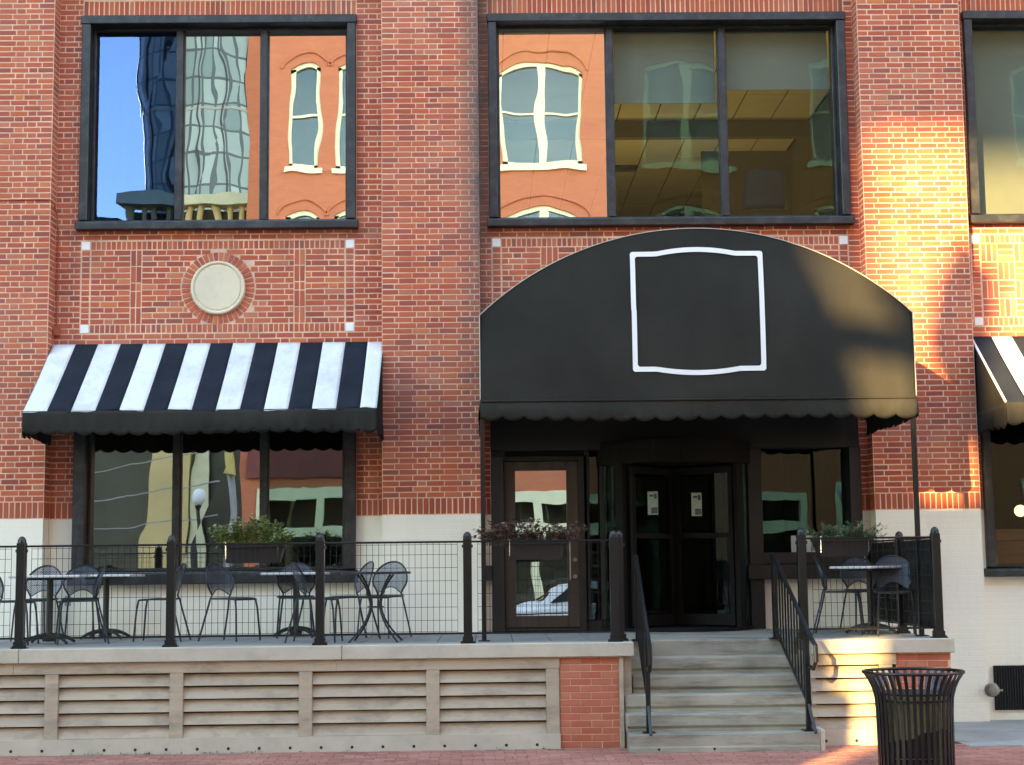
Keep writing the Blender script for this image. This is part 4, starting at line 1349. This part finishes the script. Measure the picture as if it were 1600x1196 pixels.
cd = MB().tube([(-7.2, -.012, 6.26), (-6.2, -.014, 6.235), (-5.30, -.012, 6.245), (-5.225, .0, 6.235), (-5.205, .06, 6.20), (-5.205, .20, 6.10), (-5.19, .235, 5.9), (-5.188, .235, 4.75)], .008, 6)
cd = cd.build('conduit', M['soldier'], bld)
MB().box(-5.215, -5.145, .19, .25, 4.62, 4.72).build('junction_box', M['soldier'], cd)
MB().box(-5.02, -4.95, .235, .25, 1.38, 1.50).build('outlet_box', M['concrete'], bld)
# card standing in the window right of the entrance
card = MB().box(-.30, .30, -.002, .002, 0, .22).build('window_card', M['emblem']); card.location = (3.98, .43, 1.90)
tag(card, 'white lettered card standing in the window behind the right planter', 'card')
cu = bpy.data.curves.new('lettering', 'FONT'); cu.body = 'K  KUR'; cu.size = .15; cu.extrude = .001; cu.align_x = 'CENTER'
cu.materials.append(M['black'])
tmp = bpy.data.objects.new('lettering_curve', cu)
lme = bpy.data.meshes.new_from_object(tmp); bpy.data.objects.remove(tmp)
lo_ = bpy.data.objects.new('lettering', lme); col.objects.link(lo_); lo_.parent = card; lo_.location = (0, -.004, .04); lo_.rotation_euler = (R(90), 0, 0)
# inside the right-hand street window
ct = empty('wooden_counter', (7.2, 1.6, 1.0), 0, 'brown wooden counter inside the window at the right edge', 'counter')
MB().box(-1.6, 1.6, -.3, .3, 1.05, 1.19).build('counter_top', M['wood'], ct); MB().box(-1.55, 1.55, -.25, .28, .0, 1.048).build('panel', M['wood'], ct)
for i, (x, y, z, r) in enumerate(((6.78, 1.3, 2.42, .075), (6.30, 2.2, 2.37, .03), (6.18, 2.4, 2.31, .03))):
    pl_ = MB().lathe([(r * math.sin(PI * k / 10) + .0005, -r * math.cos(PI * k / 10)) for k in range(11)], 20)
    o = pl_.build('pendant_lamp', M['globe'] if r > .05 else M['bulb'], smooth=True); o.location = (x, y, z)
    tag(o, ['round glowing glass lamp hanging inside the window at the right edge', 'upper of two tiny lamps glowing above the wooden counter', 'lower of two tiny lamps glowing above the wooden counter'][i], 'lamp', 'lamps inside the right window')
    MB().tube([(0, 0, r), (0, 0, 4.6 - z)], .003, 4).build('cord', M['black'], o)
# office chair seen through the upper window
oc = empty('office_chair', (3.62, 1.2, 5.75), 0, 'dark office chair back seen through the upper middle window', 'office chair')
MB().grid(lambda u, v: ((u - .5) * .56 * (1 - .12 * v * v), -.05 * math.sin(PI * u), .58 + .52 * v - .05 * (2*u-1)**2 * v), 10, 6).build('backrest', M['black'], oc, smooth=True, solid=.05)
MB().box(-.24, .24, -.05, .42, .45, .52).build('seat', M['black'], oc, bevel=.02)
MB().tube([(0, .2, .08), (0, .2, .45)], .03, 8).build('column', M['iron'], oc)
for k in range(5):
    a = 2 * PI * k / 5; MB().tube([(0, .2, .10), (.3 * math.cos(a), .2 + .3 * math.sin(a), .04)], .02, 6).build('foot', M['iron'], oc)

# weeds and dry leaves caught along the foot of the patio
rr_ = random.Random(21)
wd_ = MB(); lf_ = MB()
for i in range(34):
    x = rr_.choice([rr_.uniform(-4.9, -2.2), rr_.uniform(-4.1, -3.0), rr_.uniform(-6, .6)]); y = PF - .035 - rr_.uniform(0, .03)
    for k in range(rr_.randint(4, 12)):
        a = rr_.uniform(0, 2 * PI); l = rr_.uniform(.012, .045); e = rr_.uniform(.2, 1.2)
        d = Vector((math.cos(a) * math.cos(e), -abs(math.sin(a)) * math.cos(e) * .6, math.sin(e))) * l
        s = Vector((-math.sin(a), math.cos(a), 0)) * .004
        p = Vector((x + rr_.uniform(-.03, .03), y, .001))
        wd_.poly([p, p + d * .5 + s, p + d, p + d * .5 - s])
tag(wd_.build('weeds', M['leaf2']), kind='stuff')
for i in range(90):
    x = rr_.uniform(-6, 6.5); y = PF - .05 - abs(rr_.gauss(0, .35)); a = rr_.uniform(0, 2 * PI); l = rr_.uniform(.008, .026)
    if x > 1.2 and x < 3.4 and y > -3.55: continue
    d = Vector((math.cos(a), math.sin(a), rr_.uniform(0, .4))) * l; s = Vector((-math.sin(a), math.cos(a), rr_.uniform(0, .4))) * l * .4
    p = Vector((x, y, .004)); lf_.poly([p - d, p + s, p + d, p - s])
tag(lf_.build('fallen_leaves', M['dryleaf']), kind='stuff')

# ================================================================== across the street (seen in the glass)
OY = -28.0
opp = empty('brick_building', (10, OY, 0), 0, 'orange brick building with cream arched windows reflected in the glass', 'building')
def O(mb, nm, mt, parent=None, **k):
    mb.v = [(x - 10, y - OY, z) for (x, y, z) in mb.v]; return mb.build(nm, mt, parent or opp, **k)
OX0, OX1, OH = -7.2, 34.0, 21.5
wins = []
for xc, wd_ in ((-5.5, .95), (-4.1, .95), (1.75, 2.5), (6.2, 2.5), (10.6, 1.2), (13.2, 2.5), (17.6, 2.5), (22, 2.5), (26.4, 2.5)):
    for (z0, z1) in ((14.0, 17.3), (8.9, 12.7)):
        wins.append((xc, wd_, z0, z1))
shops = [(-4.9, 3.6, .5, 4.2), (1.6, 4.6, .35, 3.95), (7.2, 4.6, .35, 3.95), (12.8, 4.6, .35, 4.3), (18.4, 4.6, .35, 4.3), (24, 4.6, .35, 4.3)]
# wall with real openings
xs = sorted({OX0, OX1} | {x for (c, w_, a, b) in wins + shops for x in (c - w_/2, c + w_/2)})
zs = sorted({0, OH} | {z for (c, w_, a, b) in wins + shops for z in (a, b)})
wall = MB()
for i in range(len(xs) - 1):
    for k in range(len(zs) - 1):
        xm, zm = (xs[i] + xs[i+1]) / 2, (zs[k] + zs[k+1]) / 2
        if any(abs(xm - c) < w_/2 and a < zm < b for (c, w_, a, b) in wins + shops): continue
        wall.box(xs[i], xs[i+1], OY - .35, OY, zs[k], zs[k+1])
O(wall, 'wall', M['oppbrick'])
O(MB().box(OX0, OX1, OY - 14, OY - 1.2, 0, OH - .3), 'rear_block', M['darkstone'])
sw = MB(); sw.box(OX0, OX0 + .01, OY - 14, OY - .35, 0, OH); O(sw, 'side_wall', M['oppbrick'])
O(MB().box(OX0 - .2, OX1 + .2, OY - .5, OY + .35, OH, OH + .6), 'cornice', M['cream'])
for (c, w_, a, b) in wins:
    rise = .38 if w_ > 1.5 else .16
    # segmental brick head fills the corners of the rectangular opening
    n = 12
    h = MB()
    for i in range(n):
        u0, u1 = -1 + 2 * i / n, -1 + 2 * (i + 1) / n
        za, zb_ = b - rise * u0 * u0, b - rise * u1 * u1
        x0, x1 = c + u0 * w_ / 2, c + u1 * w_ / 2
        k = len(h.v)
        for yy in (OY - .30, OY - .003):
            h.v += [(x0, yy, za), (x1, yy, zb_), (x1, yy, b), (x0, yy, b)]
        h.f += [(k, k+1, k+2, k+3), (k+4, k+7, k+6, k+5), (k, k+4, k+5, k+1)]
    O(h, 'arch_brick', M['oppbrick'])
    # raised hood line
    hp = [(c + (w_/2 + .28) * math.sin(t), OY + .02, b - rise - .1 + (rise + .42) * math.cos(t)) for t in [(-1.35 + 2.7 * i / 16) for i in range(17)]]
    O(MB().tube(hp, .05, 6), 'hood_mould', M['oppbrick'])
    f = MB(); t = .13
    yf0, yf1 = OY - .22, OY - .08
    f.box(c - w_/2, c - w_/2 + t, yf0, yf1, a, b - rise); f.box(c + w_/2 - t, c + w_/2, yf0, yf1, a, b - rise)
    f.box(c - w_/2, c + w_/2, yf0, yf1, a, a + t)
    for i in range(n):
        u0, u1 = -1 + 2 * i / n, -1 + 2 * (i + 1) / n
        x0, x1 = c + u0 * w_ / 2, c + u1 * w_ / 2
        za, zb_ = b - rise * u0 * u0 - .0, b - rise * u1 * u1
        k = len(f.v)
        for yy in (yf0, yf1):
            f.v += [(x0, yy, za - t), (x1, yy, zb_ - t), (x1, yy, zb_), (x0, yy, za)]
        f.f += [(k, k+1, k+2, k+3), (k+4, k+7, k+6, k+5), (k, k+4, k+5, k+1), (k+2, k+6, k+7, k+3)]
    if w_ > 1.5: f.box(c - .13, c + .13, yf0, yf1 + .02, a + t, b - t)
    fo = O(f, 'window', M['cream'])
    zm = a + (b - a) * .5
    s = MB().box(c - w_/2 + t, c + w_/2 - t, yf0 + .03, yf1 - .02, zm - .035, zm + .035)
    O(s, 'sash_bar', M['cream'], fo)
    O(MB().box(c - w_/2 - .12, c + w_/2 + .12, OY - .3, OY + .12, a - .17, a), 'sill', M['cream'], fo)
    g_ = MB(); g_.poly([(c - w_/2 + .02, OY - .18, a), (c - w_/2 + .02, OY - .18, b - .01), (c + w_/2 - .02, OY - .18, b - .01), (c + w_/2 - .02, OY - .18, a)])
    O(g_, 'pane', M['gopp'], fo)
for si, (c, w_, a, b) in enumerate(shops):
    f = MB(); t = .22
    y0, y1 = OY - .25, OY + .06
    f.box(c - w_/2, c - w_/2 + t, y0, y1, 0.02, b); f.box(c + w_/2 - t, c + w_/2, y0, y1, .02, b)
    f.box(c - w_/2 + t, c + w_/2 - t, y0, y1, b - .3, b); f.box(c - w_/2 + t, c + w_/2 - t, y0, y1, .02, .55)
    f.box(c - .12, c + .12, y0, y1, .55, b - .3)
    f.box(c - w_/2 + t, c - .12, y0 + .05, y1, 2.75, 3.05); f.box(c + .12, c + w_/2 - t, y0 + .05, y1, 2.75, 3.05)
    so_ = O(f, 'shop_front', M['cream'])
    g_ = MB(); g_.poly([(c - w_/2 + .1, OY - .16, .5), (c - w_/2 + .1, OY - .16, b - .1), (c + w_/2 - .1, OY - .16, b - .1), (c + w_/2 - .1, OY - .16, .5)])
    O(g_, 'pane', M['gopp'], so_)
O(MB().box(-7.0, -2.2, OY + .01, OY + .14, 4.5, 5.5), 'sign_board', M['shopsign'])
rr_ = random.Random(4)

# stone building further along, and unseen blocks added to shape the low sun
BY = -40.0
tan = empty('stone_building', (-12, BY, 0), 0, 'cream stone building with tall columns reflected at the left of the windows', 'building')
def T(mb, nm, mt, **k):
    mb.v = [(x + 12, y - BY, z) for (x, y, z) in mb.v]; return mb.build(nm, mt, tan, **k)
T(MB().box(-13.95, -7.6, BY - 10, BY - .8, 0, 15.6), 'wall', M['darkstone'])
T(MB().box(-14.0, -7.5, BY - 1.0, BY + .1, 15.75, 16.2), 'cornice', M['cream'])
T(MB().box(-13.98, -7.5, BY - .95, BY, 0, 8.2), 'plinth', M['darkstone'])
T(MB().box(-12.5, -11.2, BY + .01, BY + .5, 0, 8.6), 'pilaster', M['tan'])
T(MB().box(-11.15, -10.4, BY + .01, BY + .3, 0, 8.6), 'pilaster', M['cream'])
T(MB().box(-15.85, -15.2, BY - 3, BY - .2, 0, 14.5), 'sun_screen_wing', M['tan'])  # wings added beside the building to block the low sun
T(MB().box(-15.2, -14.0, BY - 3, BY - .2, 0, 15.15), 'sun_screen_wing', M['darkstone'])
for i in range(13):
    x = -13.7 + i * .49
    T(MB().lathe([(.16, 8.2), (.14, 8.4), (.13, 15.5), (.15, 15.6), (.15, 15.75)], 10, (x, BY - .45, 0)), 'column', M['tan'])
for i in range(5):
    x = -13.6 + i * 1.15 + .575
    for z in (9.0, 12.6):
        T(MB().box(x - .28, x + .28, BY - .83, BY - .79, z, z + 2.2), 'window', M['gopp'])
off = empty('sun_screen_block', (-26, BY, 0), 0, 'tall unseen dark block added to screen off all but a strip of low sun', 'building')  # unseen block, added to leave only a strip of low sun
def F(mb, nm, mt, **k):
    mb.v = [(x + 26, y - BY, z) for (x, y, z) in mb.v]; return mb.build(nm, mt, off, **k)
SL = -16.55
def skew(x0, x1, d, z0, z1):
    # block with its east side slanted to stay clear of the sun's path
    return MB().prism([(x0, BY), (x0, BY - d), (x1 - .58 * d, BY - d), (x1, BY)], z0, z1, 'z')
def U(u): return u - 21.2     # where the sun ray that meets the wall at x = u crosses this block's front
F(skew(-46, U(4.30), 9, 0, 30), 'wall', M['darkstone'])
F(MB().prism([(U(4.2), 0), (U(4.78), 0), (U(4.84), 12.6), (U(5.08), 13.6), (U(4.98), 14.9), (U(4.82), 15.5), (U(4.68), 16.0), (U(4.42), 16.5), (U(4.2), 16.8)], BY - .4, BY - .02, 'y'), 'slit_edge', M['darkstone'])  # added edge, cut to shape the left side of the sun patches
F(MB().prism([(U(5.62), 13.9), (U(5.84), 13.9), (U(5.84), 15.2), (U(5.78), 16.5), (U(5.9), 17.5), (U(5.5), 17.9), (U(5.2), 17.4), (U(5.02), 16.6), (U(5.14), 16.1), (U(5.48), 15.5)], BY - .6, BY - .45, 'y'), 'sun_screen_panel', M['darkstone'])  # added panel, shaped to cast the dark bar between sun patches
for z in range(2, 29, 3):
    for i in range(9):
        x = -44.5 + i * 3.1
        F(MB().box(x, x + 1.8, BY - .01, BY + .03, z, z + 1.8), 'window', M['gopp'])
brg = empty('shade_bar', (-15.9, BY - 2, 15.4), 0, 'narrow unseen bar added to cast a dark band across the sun patch', 'shade_bar')
MB().prism([(-1.0, .12), (.72, -.12), (.72, .14), (-1.0, .38)], 1.3, 2.0, 'y').build('deck', M['concrete'], brg)  # bar across the slit, added to cast a thin dark band
b2 = brg.copy(); col.objects.link(b2); b2.location = (-15.9, BY + .3, 12.42); b2['label'] = 'deep lower unseen block added to keep low sun off the painted base'
b2['group'] = brg['group'] = 'unseen bars added to shade the wall'; b2['category'] = 'shade block'
MB().box(-1.3, .9, -.3, .3, 0, 1.95).build('deck', M['concrete'], b2)  # deeper bar, added to keep low sun off the base and chairs
# glass tower
tw = empty('glass_tower', (-38.6, -200, 0), 0, 'round blue glass tower reflected in the upper left window', 'tower')
def tower_mat():
    m_, nt, b = new_mat('tower cladding')
    g = N(nt, 'ShaderNodeTexCoord'); sp = N(nt, 'ShaderNodeSeparateXYZ'); nt.links.new(g.outputs['Object'], sp.inputs[0])
    an = mth(nt, 'ARCTAN2', sp.outputs[1], sp.outputs[0])
    cb = N(nt, 'ShaderNodeCombineXYZ'); nt.links.new(mth(nt, 'MULTIPLY', an, 8.0), cb.inputs[0]); nt.links.new(sp.outputs[2], cb.inputs[1])
    bt = N(nt, 'ShaderNodeTexBrick'); nt.links.new(cb.outputs[0], bt.inputs['Vector']); bt.offset = 0
    bt.inputs['Scale'].default_value = 1; bt.inputs['Brick Width'].default_value = 1.5; bt.inputs['Row Height'].default_value = 3.6; bt.inputs['Mortar Size'].default_value = .16
    bt.inputs['Color1'].default_value = (.12, .19, .18, 1); bt.inputs['Color2'].default_value = (.30, .38, .35, 1); bt.inputs['Mortar'].default_value = (.04, .055, .055, 1)
    nt.links.new(bt.outputs['Color'], b.inputs['Base Color']); b.inputs['Roughness'].default_value = .25
    return m_
mt = tower_mat()
MB().lathe([(9.4, 0), (9.4, 118)], 48).build('glass_wall', mt, tw)
fl = MB()
for z in range(4, 118, 12): fl.lathe([(9.5, z), (9.5, z + .35)], 48)
fl.build('floor_band', M['concrete'], tw)
for i in range(16):
    a = 2 * PI * i / 16
    MB().box(-.12, .12, 9.4, 9.6, 0, 118).build('fin', M['frame'], tw).rotation_euler = (0, 0, a)

# tall cream and grey blocks down the cross street, low in the reflections
for (x0, x1, y, h, mat_, lab) in ((-32, -26.3, -120, 13, 'cream', 'tall cream slab building seen low in the street window reflection'),
                                  (-26, -14, -125, 11, 'darkstone', 'grey office slab behind the lamp post in the reflection'),
                                  (-62, -34, -130, 14, 'darkstone', 'long dark block at the end of the cross street'),):
    bb = empty('distant_building', ((x0 + x1) / 2, y, 0), 0, lab, 'building', 'blocks at the end of the cross street')
    hw_ = (x1 - x0) / 2
    MB().box(-hw_, hw_, -8, 0, 0, h).build('wall', M[mat_], bb)
    for z in range(2, int(h) - 1, 4):
        for i in range(max(1, int(hw_ * 2 / 4))):
            xx = -hw_ + 1 + i * 4
            MB().box(xx, xx + 1.4, -.02, .03, z, z + 1.8).build('window', M['gopp'], bb)
    MB().box(-hw_ - .3, hw_ + .3, -8.3, .3, h, h + .6).build('roof', M['concrete'], bb)

# street lamp and signal pole on the far pavement
def lamp(x, y, lab):
    t = empty('street_lamp', (x, y, 0), 0, lab, 'street lamp', 'globe street lamps on the far pavement')
    MB().lathe([(.16, 0), (.16, .25), (.09, .4), (.065, .6), (.05, 3.4), (.09, 3.5)], 12).build('pole', M['iron'], t)
    MB().lathe([(.2 * math.sin(PI * k / 10) + .0005, 3.72 - .22 * math.cos(PI * k / 10)) for k in range(11)], 20).build('globe', M['emblem'], t, smooth=True)
    return t
lamp(-7.6, -22.3, 'white globe street lamp reflected beside the green planter')
lamp(9.5, -22.3, 'white globe street lamp on the far pavement opposite the right window')
sg = empty('signal_pole', (-6.6, -22.0, 0), 0, 'pale signal pole with mast arm on the far pavement', 'signal pole')
MB().tube([(0, 0, 0), (0, 0, 6.2)], .11, 10).build('pole', M['concrete'], sg)
MB().tube([(0, 0, 5.6), (-1.5, 0, 6.0), (-5.0, .5, 6.1)], .06, 8).build('mast_arm', M['concrete'], sg)
MB().box(-.18, .18, .12, .38, 4.2, 5.1).build('signal_head', M['yellow'], sg)
for k in range(4):
    y0_ = -20 - k * .5; p0 = Vector((-30, -60 + k * 3, 9 - k)); p1 = Vector((-7, -22 - k * .1, 5.9 - k * .9)); p2 = Vector((14, -21.8, 7.5))
    mb = MB(); pts = []
    for i in range(15):
        s = i / 14; p = p0.lerp(p1, s); pts.append((p.x, p.y, p.z - 1.2 * math.sin(PI * s)))
    mb.tube(pts, .02, 4)
    o = mb.build('overhead_wire', M['concrete']); tag(o, ['topmost overhead wire', 'second overhead wire from the top', 'third overhead wire from the top', 'lowest overhead wire'][k] + ' running to the signal pole', 'wire', 'overhead wires')

# parked car opposite the doors
car = empty('parked_car', (2.6, -19.0 - 3.4, -.14), 0, 'white parked estate car reflected in the glass of the brown door', 'car')
def carbody(u, v):
    # u along, v round the section
    L = 4.6; x = -L/2 + L * u
    def prof(u): # roof height
        P = [(0, .75), (.03, .88), (.22, 1.02), (.36, 1.48), (.5, 1.55), (.8, 1.52), (.95, 1.15), (1.0, .85)]
        for i in range(len(P) - 1):
            if P[i][0] <= u <= P[i+1][0]:
                t = (u - P[i][0]) / (P[i+1][0] - P[i][0]); t = t * t * (3 - 2 * t)
                return P[i][1] + (P[i+1][1] - P[i][1]) * t
        return .8
    h = prof(u); hw_ = .90 * (1 - .5 * abs(2 * u - 1) ** 8)
    sec = [(-1, .28), (-1.0, .55), (-.99, .85), (-.80, None), (-.72, 1), (0, 1.02), (.72, 1), (.80, None), (.99, .85), (1.0, .55), (1, .28)]
    i = min(int(v * (len(sec) - 1) + .001), len(sec) - 1); s = sec[i]
    z = s[1]
    belt = min(.98, h)
    if z is None: z = max(h * .86, belt * .9)
    elif z >= 1: z = h * (1.0 if z == 1 else 1.015)
    else: z = min(z, h - .05)
    yy = s[0] * hw_ if s[1] is not None and s[1] < 1 else s[0] * hw_
    return (x, yy, z)
MB().grid(carbody, 40, 10).build('body', M['emblem'], car, smooth=False)
gm = M['black']
for s in (-1, 1):
    wdw = MB(); wdw.poly([(-.95, s * .86, 1.02), (1.75, s * .86, 1.02), (1.45, s * .72, 1.42), (-.45, s * .72, 1.42)]); wdw.build('side_window', gm, car)
    for x in (-1.45, 1.4):
        wh_ = MB(); wh_.tube([(x, s * .70, .34), (x, s * .93, .34)], .34, 24); w_o = wh_.build('wheel', M['iron'], car)
        MB().tube([(x, s * .90, .34), (x, s * .945, .34)], .20, 16).build('rim', M['chrome'], w_o)
ws = MB(); ws.poly([(-1.28, -.66, 1.06), (-1.28, .66, 1.06), (-.66, .60, 1.49), (-.66, -.60, 1.49)]); ws.build('windscreen', gm, car)

# unseen far slabs, added so their high link cuts off the sun patch
tt = empty('sun_screen_slabs', (-36.5, -80, 0), 0, 'pair of unseen far slabs with a high link added to end the sun patch', 'building')
for (a, b, c, d, nm) in ((-24, -1.9, 0, 58, 'slab'), (2.9, 5.6, 0, 58, 'slab'), (-1.88, 2.88, 31.35, 50, 'sun_screen_link')):
    MB().box(a, b, -1.5, 0, c, d).build(nm, M['darkstone'], tt)

# blocks that close the street at either end
for (x, lab) in ((-78, 'brick block closing the left end of the street'), (86, 'brick block closing the right end of the street')):
    eb_ = empty('end_building', (x, -12, 0), 0, lab, 'building', 'blocks closing the ends of the street')
    s = 1 if x < 0 else -1
    MB().box(-6, 6, -26, 30, -.4, 19).build('wall', M['farbrick'], eb_)
    for z in (2, 6, 10, 14):
        for k in range(11):
            y = -23 + k * 4.6
            MB().box(s * 6 - .03, s * 6 + .03, y, y + 1.6, z, z + 2.3).build('window', M['gopp'], eb_)
